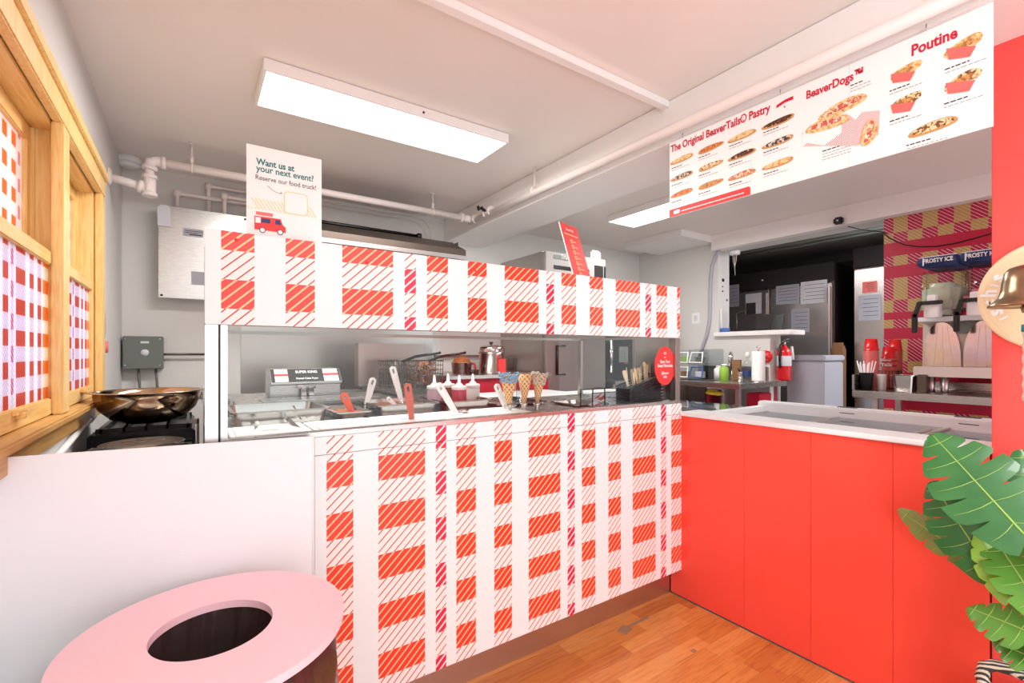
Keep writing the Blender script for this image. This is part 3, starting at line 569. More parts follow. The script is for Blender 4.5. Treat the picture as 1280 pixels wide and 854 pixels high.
# wicker basket
t = thing('wicker_basket', 'black sloped wicker basket full of wooden spoons by the oval sticker', 'basket', (2.04, 1.745, ZD))
W0, W1, V0, V1 = 1.91, 2.165, 1.695, 1.80
def slopez(x): return ZD+.10+(x-W0)/(W1-W0)*.065
m = MB()
for i in range(9):                      # woven bands
    f = i/9
    for yy in (V0, V1):
        pts = [(x, yy+(.003 if (j+i) % 2 else -.003), ZD+.008+f*(slopez(x)-ZD-.01)) for j, x in enumerate([W0+(W1-W0)*k/12 for k in range(13)])]; m.tube(pts, .005, 6)
    for xx in (W0, W1):
        pts = [(xx+(.003 if (j+i) % 2 else -.003), yv, ZD+.008+f*(slopez(xx)-ZD-.01)) for j, yv in enumerate([V0+(V1-V0)*k/12 for k in range(13)])]; m.tube(pts, .005, 6)
m.box(W0+.004, W1-.004, V0+.004, V1-.004, ZD, ZD+.006).prism([(W0+.008, ZD+.006), (W1-.008, ZD+.006), (W1-.008, slopez(W1)-.006), (W0+.008, slopez(W0)-.006)], (0, V0+.007, 0), (1, 0, 0), (0, 0, 1), -.003).box(W0+.006, W0+.009, V0+.01, V1-.006, ZD+.006, slopez(W0)-.006).box(W1-.009, W1-.006, V0+.01, V1-.006, ZD+.006, slopez(W1)-.006); o = m.build('weave', M['wicker'], t); o['kind'] = 'stuff'
m = MB(); m.tube([(W0, V0, slopez(W0)), (W1, V0, slopez(W1)), (W1, V1, slopez(W1)), (W0, V1, slopez(W0))], .007, 8, closed=True); m.build('rim', M['wicker'], t)
m = MB()
for k in range(1, 12, 2):
    x = W0+(W1-W0)*k/12; m.cyl((x, V0, ZD+.003), (x, V0, slopez(x)), .003, seg=6)
m.build('stake', M['wicker'], t)
for i in range(16):
    x = random.uniform(W0+.03, W1-.03); yv = random.uniform(V0+.03, V1-.03); a = Euler((random.uniform(-.12, .12), random.uniform(-.3, .15), random.uniform(-.8, .8))).to_matrix(); h = random.uniform(.155, .185)+(x-W0)*.22
    m = MB(); out = [(-.005, 0), (.005, 0), (.006, h*.6), (.010, h*.8), (.009, h*.95), (0, h), (-.009, h*.95), (-.010, h*.8), (-.006, h*.6)]
    m.prism(out, (x, yv, ZD+.012), a @ Vector((1, 0, 0)), a @ Vector((0, 0, 1)), .0018); o = m.build('wooden_spoon', M['spoonwood']); tag(o, 'flat wooden spoon standing in the black wicker basket', 'spoon', 'wooden spoons in the wicker basket')

# ================================================================== RED FREEZER COUNTER
rc = thing('red_counter', 'bright red panelled counter front under a white top', 'counter', (2.4, 1.0, 0))
ys = [1.70, 1.272, .972, .679, .412]
for i, (a, b) in enumerate(zip(ys[:-1], ys[1:])):
    m = MB(); m.box(2.24, 2.262, b+.0005, a-.0005, .006, 1.006, .0008); m.build('panel', M['red'], rc)
m = MB(); m.box(2.262, 2.40, .412, 1.69, .006, 1.0); m.build('carcass', M['darkmetal'], rc)
m = MB(); m.box(2.222, 2.40, .406, 1.628, 1.008, 1.03, .004); m.build('white_top', M['whitetop'], rc)
fz = thing('dipping_freezer', 'white display freezer with sliding glass lids behind the red counter', 'freezer', (2.75, 1.0, 0))
m = MB(); m.box(2.405, 3.05, .2, 1.60, .05, .93, .01).box(2.405, 2.44, .2, 1.60, .93, 1.012, .005).box(2.97, 3.05, .2, 1.60, .93, 1.05, .008).box(2.44, 2.97, .2, .235, .93, 1.012).box(2.44, 2.97, 1.55, 1.60, .93, 1.02); m.build('cabinet', M['whitetop'], fz)
m = MB(); m.box(2.45, 2.96, .25, 1.53, .931, .937); m.build('well_floor', M['steel'], fz)
for a, b, z_ in ((.24, .72, .985), (.68, 1.15, .993), (1.10, 1.54, .985)):
    m = MB(); m.box(2.455, 2.955, a+.015, b-.015, z_, z_+.005); m.build('glass_lid', M['lidglass'], fz)
    m = MB(); m.box(2.44, 2.97, a, a+.015, z_-.002, z_+.008, .002); m.build('lid_frame', M['alu'], fz); m = MB(); m.box(2.44, 2.97, b-.015, b, z_-.002, z_+.008, .002); m.build('lid_frame', M['alu'], fz); m = MB(); m.box(2.6, 2.8, a+.02, a+.035, z_+.0055, z_+.014, .003); m.build('lid_grip', M['alu'], fz)
m = MB()
for yy in (1.07, .58): m.box(2.985, 3.02, yy, yy+.09, 1.0505, 1.053).box(2.969, 2.9701, yy, yy+.07, 1.02, 1.024)
m.build('vent_slot', M['ink'], fz)
fl_ = [('salmon', 'pinkcup'), ('toffee', 'fries'), ('cream', 'yellow'), ('raspberry', 'rasp'), ('white', 'white')]
for i, (cl, mt) in enumerate(fl_):
    yy = 1.36-.22*i; o = thing('ice_cream_tub', cl+' tub of ice cream under the freezer glass', 'tub', (2.7, yy, .938), 'tubs in the dipping freezer')
    m = MB(); m.lathe([(0, .0), (.095, .0), (.105, .036), (.1, .036), (.09, .006), (0, .005)], (2.7, yy, .938)); m.build('tub_wall', M['milky'], o)
    m = MB(); m.lathe([(0, .036), (.05, .034), (.092, .024), (.09, .008)], (2.7, yy, .938)); m.build('ice_cream', M[mt], o)
# stainless shelf with curved glass left of the freezer
t = thing('glass_topped_cabinet', 'steel cabinet with a tilted glass lid in the counter corner', 'cabinet', (2.7, 2.0, 0))
m = MB(); m.box(2.41, 3.0, 1.63, 2.35, .05, .98, .004).box(2.265, 2.409, 1.70, 2.35, .05, .98, .004); m.build('body', M['steel'], t)
m = MB(); m.box(2.30, 3.0, 1.63, 2.35, 1.0, 1.006, rot=Euler((0, 0, 0)).to_matrix()); m.build('glass_lid', M['lidglass'], t)
m = MB(); m.box(2.30, 2.32, 1.63, 2.35, .981, .9995).box(2.98, 3.0, 1.63, 2.35, .981, .9995).box(2.3, 3.0, 2.33, 2.352, 1.007, 1.03, .003); m.build('lid_frame', M['steel'], t)
m = MB(); m.lathe([(0, 0), (.13, .0), (.16, .012), (.12, .018), (0, .02)], (2.62, 1.78, .9815)); m.build('round_disc', M['brass'], t, label='round brown metal disc')  # flat brown disc resting on the cabinet body

# white work table behind the counter
t = thing('white_worktable', 'white topped work table behind the serving counter', 'table', (2.1, 2.7, 0))
m = MB(); m.box(1.45, 2.30, 2.44, 2.92, 1.03, 1.068, .004).box(2.30, 2.78, 2.44, 2.68, 1.03, 1.068, .004); m.build('tabletop', M['whitetop'], t)
for xx, yy in ((1.48, 2.47), (1.48, 2.86), (2.22, 2.86), (2.72, 2.6)):
    m = MB(); m.box(xx, xx+.04, yy, yy+.04, 0, 1.03); m.build('leg', M['steelv'], t)

# ================================================================== MENU BOARD
BX = 1.93; Yl, Yr = 1.471, .348; zb_, zt_ = 2.013, 2.376
mbd = thing('menu_board', 'long white menu board with pastry pictures hanging under the beam', 'menu board', (BX, .91, 2.38))
for a, b in ((Yl, 1.066), (1.0655, .712), (.7115, Yr)):
    m = MB(); m.box(BX, BX+.008, b, a, zb_, zt_, .0006); m.build('board_panel', M['white'], mbd)
m = MB(); m.cyl((BX+.004, 1.40, zt_-.002), (BX+.004, 1.40, 2.40), .002, seg=6).cyl((BX+.004, .95, zt_-.002), (BX+.004, .95, 2.40), .002, seg=6).cyl((BX+.004, .5, zt_-.002), (BX+.004, .5, 2.40), .002, seg=6); m.build('hanger', M['steel'], mbd)
fx = BX-.0006
def bq(px, py): return P(px, py, X=fx)
def btx(s_, px0, py0, px1, mat, h=1.25, bold=.03, name='lettering', dz=0, shear=0):
    a = bq(px0, py0); b = bq(px1, py0); b.z = a.z; return text(name, s_, a, b, mat, mbd, hscale=h, bold=bold, depth=.0003, shear=shear)
btx('The Original BeaverTails® Pastry', 838.5, 191, 963, M['crimson'], 1.35); btx('BeaverDogs™', 1008, 124, 1079, M['crimson'], 1.35); btx('Poutine', 1139.5, 70, 1197, M['crimson'], 1.35)
M['crust'] = pbr('print_crust', (214, 156, 98), .5, var=.12, scale=60)
def food(name_, a, b, seed):
    t = NT(name_); vec, _ = t.xyz(); n = t.m('GREATER_THAN', t.noise(vec, 85, 2, .6), .52); n2 = t.noise(vec, 75, 2)
    t.col(t.mix(t.m('LESS_THAN', n2, .6), t.mix(n, lin((222, 178, 128)), lin((190, 134, 84))), t.mix(n, lin(a), lin(b)))).set(.5); return t.mat
FD = [food('print_'+n_, a, b, 0) for n_, a, b in (('sugar', (238, 206, 150), (214, 160, 92)), ('chocolate', (96, 54, 36), (60, 34, 26)), ('apple', (214, 130, 52), (190, 84, 40)), ('banana', (240, 210, 160), (120, 80, 50)), ('oreo', (70, 60, 60), (220, 210, 200)), ('maple', (206, 150, 84), (170, 106, 60)), ('strawberry', (206, 90, 80), (240, 220, 190)))]
def blob(cx_, cy_, wpx, h, mat, nm='pastry_picture', ang=0, off=0, base=True):
    c_ = bq(cx_, cy_); a = bq(cx_-wpx/2, cy_); b = bq(cx_+wpx/2, cy_); W_ = (a-b).length/2; pts = []
    for i in range(20):
        th = i*math.pi/10; r_ = 1+.06*math.sin(3*th+cx_); x_, y_ = W_*math.cos(th)*r_, h*math.copysign(abs(math.sin(th))**.8, math.sin(th))*r_
        pts.append((x_*math.cos(ang)-y_*math.sin(ang), x_*math.sin(ang)+y_*math.cos(ang)))
    if base:
        m = MB(); m.prism([(p[0]*1.04, p[1]*1.08-.0015) for p in pts], (fx-off, c_.y, c_.z), (0, -1, 0), (0, 0, 1), .0005); m.build(nm, M['crust'], mbd)
        m = MB(); m.prism([(p[0]*.88, p[1]*.78+.001) for p in pts], (fx-off-.0005, c_.y, c_.z), (0, -1, 0), (0, 0, 1), .0005); m.build('topping_picture', mat, mbd)
    else:
        m = MB(); m.prism(pts, (fx-off, c_.y, c_.z), (0, -1, 0), (0, 0, 1), .0005); m.build(nm, mat, mbd)
def lines(px, py, wpx, n=2, first=True):
    for i in range(n):
        a = bq(px, py); m = MB(); W_ = (bq(px, py)-bq(px+wpx*(1 if i else .6), py)).length; z_ = -.0105*i; x_ = 0
        while x_ < W_:
            l_ = random.uniform(.006, .014); m.prism([(x_, z_), (min(x_+l_, W_), z_), (min(x_+l_, W_), z_+(.004 if i == 0 else .0025)), (x_, z_+(.004 if i == 0 else .0025))], (fx, a.y, a.z), (0, -1, 0), (0, 0, 1), .0003); x_ += l_+.003
        m.build('caption', M['ink'] if i == 0 else M['faint'], mbd)
for (x_, y_, w_, f_) in ((852.5, 198.5, 26, 0), (852.5, 220, 26, 4), (852.5, 241, 26, 2), (887.7, 184.7, 29, 2), (887.7, 207, 28, 3), (887.7, 230, 29, 5), (927.5, 169.7, 32, 0), (927.5, 193, 32, 1), (927.5, 218, 32, 6), (972.8, 152, 37, 1), (972.5, 177, 36, 4), (972.5, 204, 36, 0)):
    blob(x_, y_, w_, .0125, FD[f_], ang=.04); lines(x_-w_/2, y_+13+(x_-850)*.014, w_*.8)
m = MB(); a, b = bq(836.5, 266), bq(938, 266); zr_ = zb_+.001; m.prism([(0, 0), (a.y-b.y, 0), (a.y-b.y, .028), (a.y-b.y-.006, .036), (0, .036)], (fx, a.y, zr_), (0, -1, 0), (0, 0, 1), .0004); m.build('red_banner', M['redprint'], mbd)
aa = Vector((fx-.0005, a.y-.07, zr_+.013)); m = MB(); x_ = 0
while x_ < a.y-b.y-.11:
    l_ = random.uniform(.008, .018); m.prism([(x_, 0), (x_+l_, 0), (x_+l_, .0045), (x_, .0045)], (fx-.0005, aa.y, aa.z), (0, -1, 0), (0, 0, 1), .0003); x_ += l_+.0025
m.build('small_print', M['white'], mbd, kind='stuff')
m = MB(); c_ = bq(846, 262); m.prism(rrect(.035, .018, .008), (fx-.0005, c_.y, zr_+.018), (0, -1, 0), (0, 0, 1), .0004); m.build('badge', M['white'], mbd)
m = MB(); a, b = bq(970, 136), bq(992, 136); Wr = a.y-b.y; m.prism([(0, 0), (Wr*.2, .004), (Wr*.5, .009), (Wr*.8, .009), (Wr, .008), (Wr*.97, .014), (Wr, .021), (Wr*.8, .022), (Wr*.5, .021), (Wr*.2, .016), (0, .012), (Wr*.05, .006)], (fx, a.y, a.z), (0, -1, 0), (0, 0, 1), .0004); m.build('ribbon_print', M['crimson'], mbd)
m = MB(); m.prism([(.004*math.cos(i*math.pi/3)*(1 if i % 2 else .6), .004*math.sin(i*math.pi/3)) for i in range(6)], (fx, a.y-Wr/2, a.z-.006), (0, -1, 0), (0, 0, 1), .0004); m.build('leaf_print', M['crimson'], mbd)
# napkin and hot dogs
def mpoly(pts, mat, nm, off=0):
    c_ = bq(*pts[0]); m = MB(); m.prism([((c_.y-bq(*p).y), bq(*p).z-c_.z) for p in pts], (fx-off, c_.y, c_.z), (0, -1, 0), (0, 0, 1), .0004); m.build(nm, mat, mbd)
def gingham():
    t = NT('striped_napkin'); vec, xo = t.xyz(); s_ = t.m('LESS_THAN', t.m('FRACT', t.m('DIVIDE', t.m('ADD', xo[1], xo[2]), .0085)), .45); t.col(t.mix(s_, lin((250, 238, 236)), lin((226, 92, 100)))).set(.6); return t.mat
mpoly([(1004, 183), (1040, 150), (1078, 140), (1100, 138), (1098, 168), (1072, 182)], gingham(), 'napkin_picture'); mpoly([(1003, 178), (1004, 160), (1052, 148), (1052, 166), (1030, 182)], M['white'], 'paper_picture', .0004)
mpoly([(1055, 140), (1062, 118), (1080, 114), (1082, 134), (1070, 150)], M['white'], 'paper_picture', .0006)

for hx, hy, hw, ha, ho in ((1053, 134, 56, .14, .001), (1034, 155, 50, -.04, .0022), (1087, 166, 34, 1.3, .0034)):
    blob(hx, hy, hw, .022, FD[0], 'hot_dog_picture', ha, ho, False); blob(hx, hy-1, hw*.86, .011, FD[6], 'sausage_picture', ha, ho+.0006, False)
lines(1063, 108, 24, 3); lines(1003, 168, 14, 3); lines(1028, 190, 34, 4)
for x_, y_, w_ in ((1130, 92, 36), (1130, 130, 36), (1203, 60, 44), (1202, 103, 44)):
    s_ = w_/36; blob(x_+2, y_-3*s_, w_, .019, FD[3] if y_ > 95 else FD[0], 'poutine_picture', .25, 0, False); blob(x_-2, y_-1*s_, w_*.7, .012, FD[5], 'fries_picture', .2, .0005, False)
    mpoly([(x_-w_*.45, y_+1), (x_+w_*.40, y_-3), (x_+w_*.22, y_+9*s_), (x_-w_*.38, y_+12*s_)], M['pinkcup'], 'basket_picture', .0012); lines(x_-w_*.5, y_+23*s_, w_*1.05)
blob(1166, 158, 56, .016, FD[3], 'poutine_pastry_picture', .08, 0); lines(1133, 183, 50)

# ================================================================== PIPES ON THE CEILING
t = thing('sprinkler_pipe', 'white sprinkler pipe along the back and down the beam', 'pipe', (.8, 3.38, 2.45))
YPp, ZPp = 3.38, 2.45; XPp = 1.9
m = MB(); m.cyl((-.199, YPp, ZPp), (XPp, YPp, ZPp), .024); m.build('pipe_run', M['pipe'], t)
m = MB(); m.cyl((XPp, YPp+.02, ZPp-.02), (XPp-.005, -.6, 2.415), .024); m.build('pipe_run', M['pipe'], t)
m = MB(); m.cyl((-.199, YPp, ZPp+.01), (-.199, YPp, 2.25), .022).cyl((LX+.001, YPp, 2.32), (-.199, YPp, 2.29), .022); m.build('pipe_run', M['pipe'], t)
def fitting(pts, r): 
    m = MB(); m.tube(pts, r, 14)
    for e_ in (0, -1):
        p_ = Vector(pts[e_]); d_ = (p_-Vector(pts[1 if e_ == 0 else -2])).normalized(); m.cyl(p_-d_*.016, p_+d_*.006, r*1.18)
    m.build('fitting', M['pipe'], t)
fitting([(-.13, YPp, ZPp), (-.17, YPp, ZPp), (-.192, YPp, ZPp-.012), (-.199, YPp, ZPp-.05)], .031); fitting([(-.199, YPp, 2.36), (-.199, YPp, 2.30), (-.199, YPp, 2.25)], .031); fitting([(-.245, YPp, 2.295), (-.22, YPp, 2.29), (-.2, YPp, 2.29)], .03)
fitting([(1.80, YPp, ZPp), (1.86, YPp, ZPp), (1.895, YPp-.012, ZPp-.005), (1.9, YPp-.06, ZPp-.01)], .03); fitting([(1.9, 3.16, 2.445), (1.9, 3.08, 2.444)], .031)
m = MB(); m.lathe([(.0, 0), (.05, 0), (.045, .008), (.03, .016), (0, .016)], (LX+.001, YPp, 2.322), axis=(1, 0, 0)); m.build('wall_flange', M['pipe'], t)
for px in (240, 541):
    xh = P(px, 220, Y=YPp).x; m = MB(); m.cyl((xh, YPp, ZPp+.02), (xh, YPp, CZ), .006, seg=8).cyl((xh, YPp, ZPp+.02), (xh, YPp, ZPp+.07), .011, seg=8).cyl((xh, YPp, CZ-.012), (xh, YPp, CZ-.001), .016, seg=10).tube([(xh, YPp+.028*math.sin(a), ZPp+.028*math.cos(a)) for a in [i*math.pi/6 for i in range(12)]], .005, 6, closed=True); m.build('hanger', M['pipe'], t)
yh = P(668, 240, X=XPp).y; m = MB(); m.cyl((XPp, yh, ZPp+.02), (XPp, yh, CZ-.001), .006, seg=8).tube([(XPp+.028*math.sin(a), yh, 2.44+.028*math.cos(a)) for a in [i*math.pi/6 for i in range(12)]], .004, 6, closed=True); m.build('hanger', M['pipe'], t)
for yy in (3.12,):
    m = MB(); m.cyl((1.87, yy, 2.45), (1.835, yy, 2.465), .012, seg=8).cyl((1.835, yy-.015, 2.465), (1.835, yy+.02, 2.467), .01, seg=8).lathe([(0, 0), (.02, 0), (.02, .003), (0, .003)], (1.825, yy+.03, 2.47), axis=(1, 0, .3)); m.build('sprinkler_head', M['black'], t)
t = thing('smoke_detector', 'round white smoke detector in the back left ceiling corner', 'detector', (-.335, 3.86, CZ-.012))
m = MB(); m.lathe([(0, -.045), (.045, -.045), (.062, -.035), (.068, -.012), (.068, .011), (0, .011)], (-.335, 3.86, CZ-.012)); m.build('housing', M['white'], t); m = MB(); m.lathe([(.062, -.037), (.070, -.030), (.070, -.026), (.062, -.026)], (-.335, 3.86, CZ-.012)); m.build('vent_ring', M['paper'], t)

# ================================================================== BACK WALL
pnl = [(-.12, .0), (.0, .0)]
xs0 = P(301, 450, Y=3.99).x
for a, b, mt in ((xs0+.001, 1.05, 'steelv'), (1.052, 1.83, 'steelv')):
    m = MB(); m.box(a, b, BY-.006, BY-.0005, .9, 2.02); m.build('backsplash_panel', M[mt], wall_back, label='stainless backsplash sheet')
t = thing('electrical_box', 'large stainless electrical box on the back wall', 'electrical box', (.08, 3.93, 1.72))
m = MB(); m.box(-.165, .32, 3.88, BY-.001, 1.74, 2.31, .003); m.build('enclosure', M['steel'], t)
m = MB(); m.box(-.182, .335, 3.862, 3.879, 1.72, 2.33, .003); m.build('cover', M['steel'], t)
m = MB()
for xx, zz in ((-.165, 1.735), (.315, 2.31)): m.lathe([(0, .004), (.007, .003), (.008, 0)], (xx, 3.8615, zz), 8, axis=(0, -1, 0))
m.build('screw', M['black'], t)
c_ = P(241, 291, Y=3.86); m = MB(); m.box(c_.x-.055, c_.x+.06, 3.8595, 3.8615, c_.z-.026, c_.z+.026); m.build('rating_plate', M['greypaper'], t); m = MB(); m.box(c_.x-.045, c_.x+.05, 3.8588, 3.8594, c_.z+.008, c_.z+.012).box(c_.x-.045, c_.x+.03, 3.8588, 3.8594, c_.z-.004, c_.z).box(c_.x-.02, c_.x+.05, 3.8588, 3.8594, c_.z-.018, c_.z-.010); m.build('printed_line', M['ink'], t, kind='stuff')
c_ = P(248, 348, Y=3.86); m = MB(); m.box(c_.x-.04, c_.x+.06, 3.8595, 3.8615, c_.z-.045, c_.z+.045); m.build('label_plate', M['greypaper'], t)
c_ = P(205, 269, Y=3.85); m = MB(); m.prism([(-.035, -.07), (.035, -.07), (.035, .05), (.02, .068), (-.02, .068), (-.035, .05)], (c_.x, 3.858, c_.z), (1, 0, 0), (0, 0, 1), .002); o = m.build('hanging_tag', M['paper']); tag(o, 'pale hanging tag on the corner of the stainless box', 'tag')
def conduit(label, pts, r=.014):
    t = thing('conduit', label, 'pipe', pts[0]); m = MB(); m.tube(pts, r, 10); m.build('tube', M['pipe'], t)
    m = MB(); p_ = Vector(pts[2]); m.lathe([(0, -.02), (.022, -.02), (.024, 0), (.022, .02), (0, .02)], p_, 12); m.build('elbow', M['pipe'], t)
def cpts(pa, pb, pc, yy):
    a = P(*pa, Y=yy); b = P(*pb, Y=yy); c_ = P(*pc, Y=yy); b.x = a.x; c_.z = b.z; return [a, a+(b-a)*.85, b, b+(c_-b)*.06, c_]
conduit('front grey conduit rising from the stainless box', cpts((222, 259), (222, 242), (330, 240), 3.93))
conduit('tall conduit elbow behind the stainless box', cpts((261, 266), (262, 233), (330, 230), 3.96))
conduit('short conduit elbow right of the stainless box', cpts((281, 268), (281, 246), (330, 245), 3.90))
t = thing('junction_box', 'small grey junction box beside the stainless box', 'electrical box', P(304, 278, Y=3.94)); c_ = P(304, 275, Y=3.94)
m = MB(); m.box(.34, c_.x+.07, 3.92, BY-.001, c_.z-.07, c_.z+.07, .004); m.build('enclosure', M['gunmetal'], t)
t = thing('grey_control_box', 'grey green metal control box low on the back wall', 'electrical box', P(178, 441, Y=3.94))
A_, B_ = P(153, 420, Y=3.9), P(204, 461, Y=3.9); m = MB(); m.box(A_.x, B_.x, 3.9, BY-.001, B_.z, A_.z, .004); m.build('enclosure', M['gunmetal'], t)
c_ = P(181, 428, Y=3.9); m = MB(); m.box(c_.x-.022, c_.x+.022, 3.898, 3.9, c_.z-.007, c_.z+.007).lathe([(0, .002), (.022, .002), (.022, 0)], (c_.x, 3.9, P(181, 441, Y=3.9).z), 20, axis=(0, -1, 0)); m.build('label_plate', M['paper'], t)
m = MB()
for px, py in ((156, 424), (200, 424), (156, 457), (200, 457)): p_ = P(px, py, Y=3.9); m.lathe([(0, .004), (.005, .003), (.006, 0)], (p_.x, 3.9, p_.z), 8, axis=(0, -1, 0))
m.build('screw', M['steel'], t)
t = thing('power_cable', 'grey cables leaving the grey control box', 'cable', P(204, 443, Y=3.93)); a = P(204, 443, Y=3.95); b = P(262, 443, Y=3.95)
m = MB(); m.tube([a+Vector((-.01, 0, 0)), a+Vector((.02, 0, 0)), b], .008, 8); m.build('horizontal_cable', M['darkmetal'], t)
m = MB()
for px in (173, 195): p_ = P(px, 462, Y=3.95); m.tube([p_+Vector((0, 0, .01)), p_+Vector((.003, 0, -.06)), p_+Vector((.012, 0, -.2)), p_+Vector((.012, 0, -.4))], .008, 8)
m.build('drop_cable', M['gunmetal'], t)
for k, (off, lb) in enumerate(((0, 'white cable clipped under the pipe, upper one'), (1, 'white cable clipped under the pipe, lower one'))):
    t = thing('wall_cable', lb, 'cable', P(530, 275, Y=3.97)); m = MB(); q_ = [(400, 251), (440, 258), (480, 265), (515, 269), (530, 275), (538, 286), (540, 300)] if k == 0 else [(400, 256), (440, 263), (480, 270), (510, 273), (524, 279), (533, 290), (535, 303)]
    m.tube([P(*a, Y=3.975) for a in q_]+[P(*q_[-1], Y=3.975)-Vector((0, 0, .4))], .006, 8); m.build('cable_run', M['pipe'], t)
# exhaust hood
t = thing('exhaust_hood', 'long stainless exhaust hood on the back wall', 'hood', (1.0, 3.5, 2.05))
m = MB(); hx0, hx1 = .45, 1.69; m.prism([(3.1, 2.05), (BY-.001, 2.05), (BY-.001, 2.30), (3.32, 2.22), (3.1, 2.12)], (hx0, 0, 0), (0, 1, 0), (0, 0, 1), hx1-hx0); m.build('canopy', M['darkmetal'], t)
m = MB(); m.box(hx0-.003, hx1+.003, 3.09, 3.102, 2.045, 2.075, .002); m.build('drip_lip', M['steel'], t)
m = MB(); m.box(.46, 1.68, 3.12, 3.98, 2.035, 2.049); m.build('filter_panel', M['dark'], t)
m = MB(); m.box(1.68, 1.6905, 3.2, 3.9, 2.06, 2.2); m.build('end_cap', M['steel'], t)
t = thing('gas_pipe', 'black iron gas pipe running above the exhaust hood', 'pipe', P(450, 282, Y=3.4)); a, b = P(404, 275, Y=3.4), P(524, 295.5, Y=3.4); a.x -= .3; a.z = b.z
m = MB(); m.cyl(a, b, .012); m.build('pipe_run', M['iron'], t); m = MB(); m.lathe([(0, -.02), (.019, -.02), (.021, 0), (.019, .02), (0, .02)], b, 12).cyl(b, b-Vector((0, 0, .07)), .012); m.build('elbow', M['iron'], t)

# ================================================================== COOKING LINE
def legs(t, pts, z, mat=None, w=.035):
    for x, y_ in pts:
        m = MB(); m.box(x, x+w, y_, y_+w, 0, z); m.build('leg', mat or M['steelv'], t)
# fryer
t = thing('countertop_fryer', 'stainless deep fryer with black control panel and red warning label', 'fryer', (.6, 3.0, 0))
m = MB(); m.box(.16, 1.0, 2.62, 3.5, .12, 1.09, .004); m.build('body', M['steel'], t)
legs(t, ((.18, 2.64), (.94, 2.64), (.18, 3.44), (.94, 3.44)), .12)
a, b = P(338, 462, Y=3.0), P(425, 462, Y=3.0); zt0 = a.z; zt1 = P(340, 479, Y=2.95).z
m = MB(); m.prism([(3.0, 1.095), (3.22, 1.095), (3.22, zt0), (3.03, zt0), (2.955, zt1), (2.955, zt1-.01), (3.0, zt1-.02)], (a.x, 0, 0), (0, 1, 0), (0, 0, 1), b.x-a.x); m.build('control_housing', M['steel'], t)
up = (Vector((0, 3.03, zt0))-Vector((0, 2.955, zt1))).normalized(); Lp = (Vector((0, 3.03, zt0))-Vector((0, 2.955, zt1))).length; Wp_ = b.x-a.x; o0 = Vector((a.x, 2.955, zt1))
m = MB(); m.prism([(.002, .002), (Wp_-.002, .002), (Wp_-.002, Lp-.002), (.002, Lp-.002)], o0, (1, 0, 0), up, .001); m.build('black_panel', M['dark'], t)
nn = Vector((1, 0, 0)).cross(up)
for u0, u1 in ((.02, .09), (Wp_-.10, Wp_-.015)):
    m = MB(); m.prism([(u0, .004), (u1, .004), (u1, Lp-.004), (u0, Lp-.004)], o0+nn*.0012, (1, 0, 0), up, .0006); m.build('white_label', M['paper'], t)
    m = MB(); m.prism([(u0, Lp*.45), (u1, Lp*.45), (u1, Lp*.62), (u0, Lp*.62)], o0+nn*.0019, (1, 0, 0), up, .0004); m.build('red_stripe', M['redprint'], t)
for s_, v_, w_ in (('SUPER KING', Lp*.66, .12), ('Funnel Cake Fryer', Lp*.2, .12)): text('lettering', s_, o0+Vector((Wp_/2-w_/2, 0, 0))+up*v_+nn*.0015, o0+Vector((Wp_/2+w_/2, 0, 0))+up*v_+nn*.0015, M['white'], t, up=up, bold=.02)
m = MB(); c_ = P(383, 490, Y=2.98)
for q_ in (-.02, .02): m.box(c_.x+q_-.013, c_.x+q_+.013, 2.935, 2.965, 1.092, c_.z+.03, .003)
m.box(c_.x-.05, c_.x+.05, 2.96, 2.99, c_.z+.02, c_.z+.045, .003); m.build('lift_handle', M['chrome'], t)
A_, B_ = P(323, 505, Y=2.618), P(357, 516, Y=2.618); m = MB(); m.box(A_.x, B_.x, 2.616, 2.6195, B_.z-.02, A_.z); m.build('warning_label', M['paper'], t); m = MB(); m.box(A_.x, B_.x, 2.6145, 2.6158, A_.z-.02, A_.z-.001); m.build('red_header', M['redprint'], t); text('lettering', 'DANGER', (A_.x+.03, 2.614, A_.z-.016), (B_.x-.03, 2.614, A_.z-.016), M['white'], t)
m = MB(); m.box(.18, .98, 2.64, 2.93, 1.091, 1.099, .002); m.box(.3, .9, 2.7, 2.9, 1.0995, 1.104, .001); m.build('fryer_lid', M['steel'], t)
# side shelf with trays at the left
t = thing('side_shelf', 'stainless side shelf left of the deep fryer', 'shelf', (.0, 2.9, 0)); m = MB(); m.box(.04, .155, 2.64, 3.2, 1.11, 1.135, .003).box(-.1, .155, 2.97, 3.2, 1.11, 1.135, .003); m.build('shelf_board', M['steel'], t); legs(t, ((.045, 2.66), (.13, 2.66), (-.09, 3.15), (.13, 3.15)), 1.11, w=.02)
t = thing('metal_tray', 'pale sheet metal tray on the side shelf', 'tray', (.05, 2.9, 1.136)); m = MB(); m.box(.045, .15, 2.70, 3.0, 1.136, 1.14).box(.045, .05, 2.70, 3.0, 1.14, 1.18).box(.045, .15, 2.995, 3.0, 1.14, 1.18); m.build('tray_body', M['alu'], t)
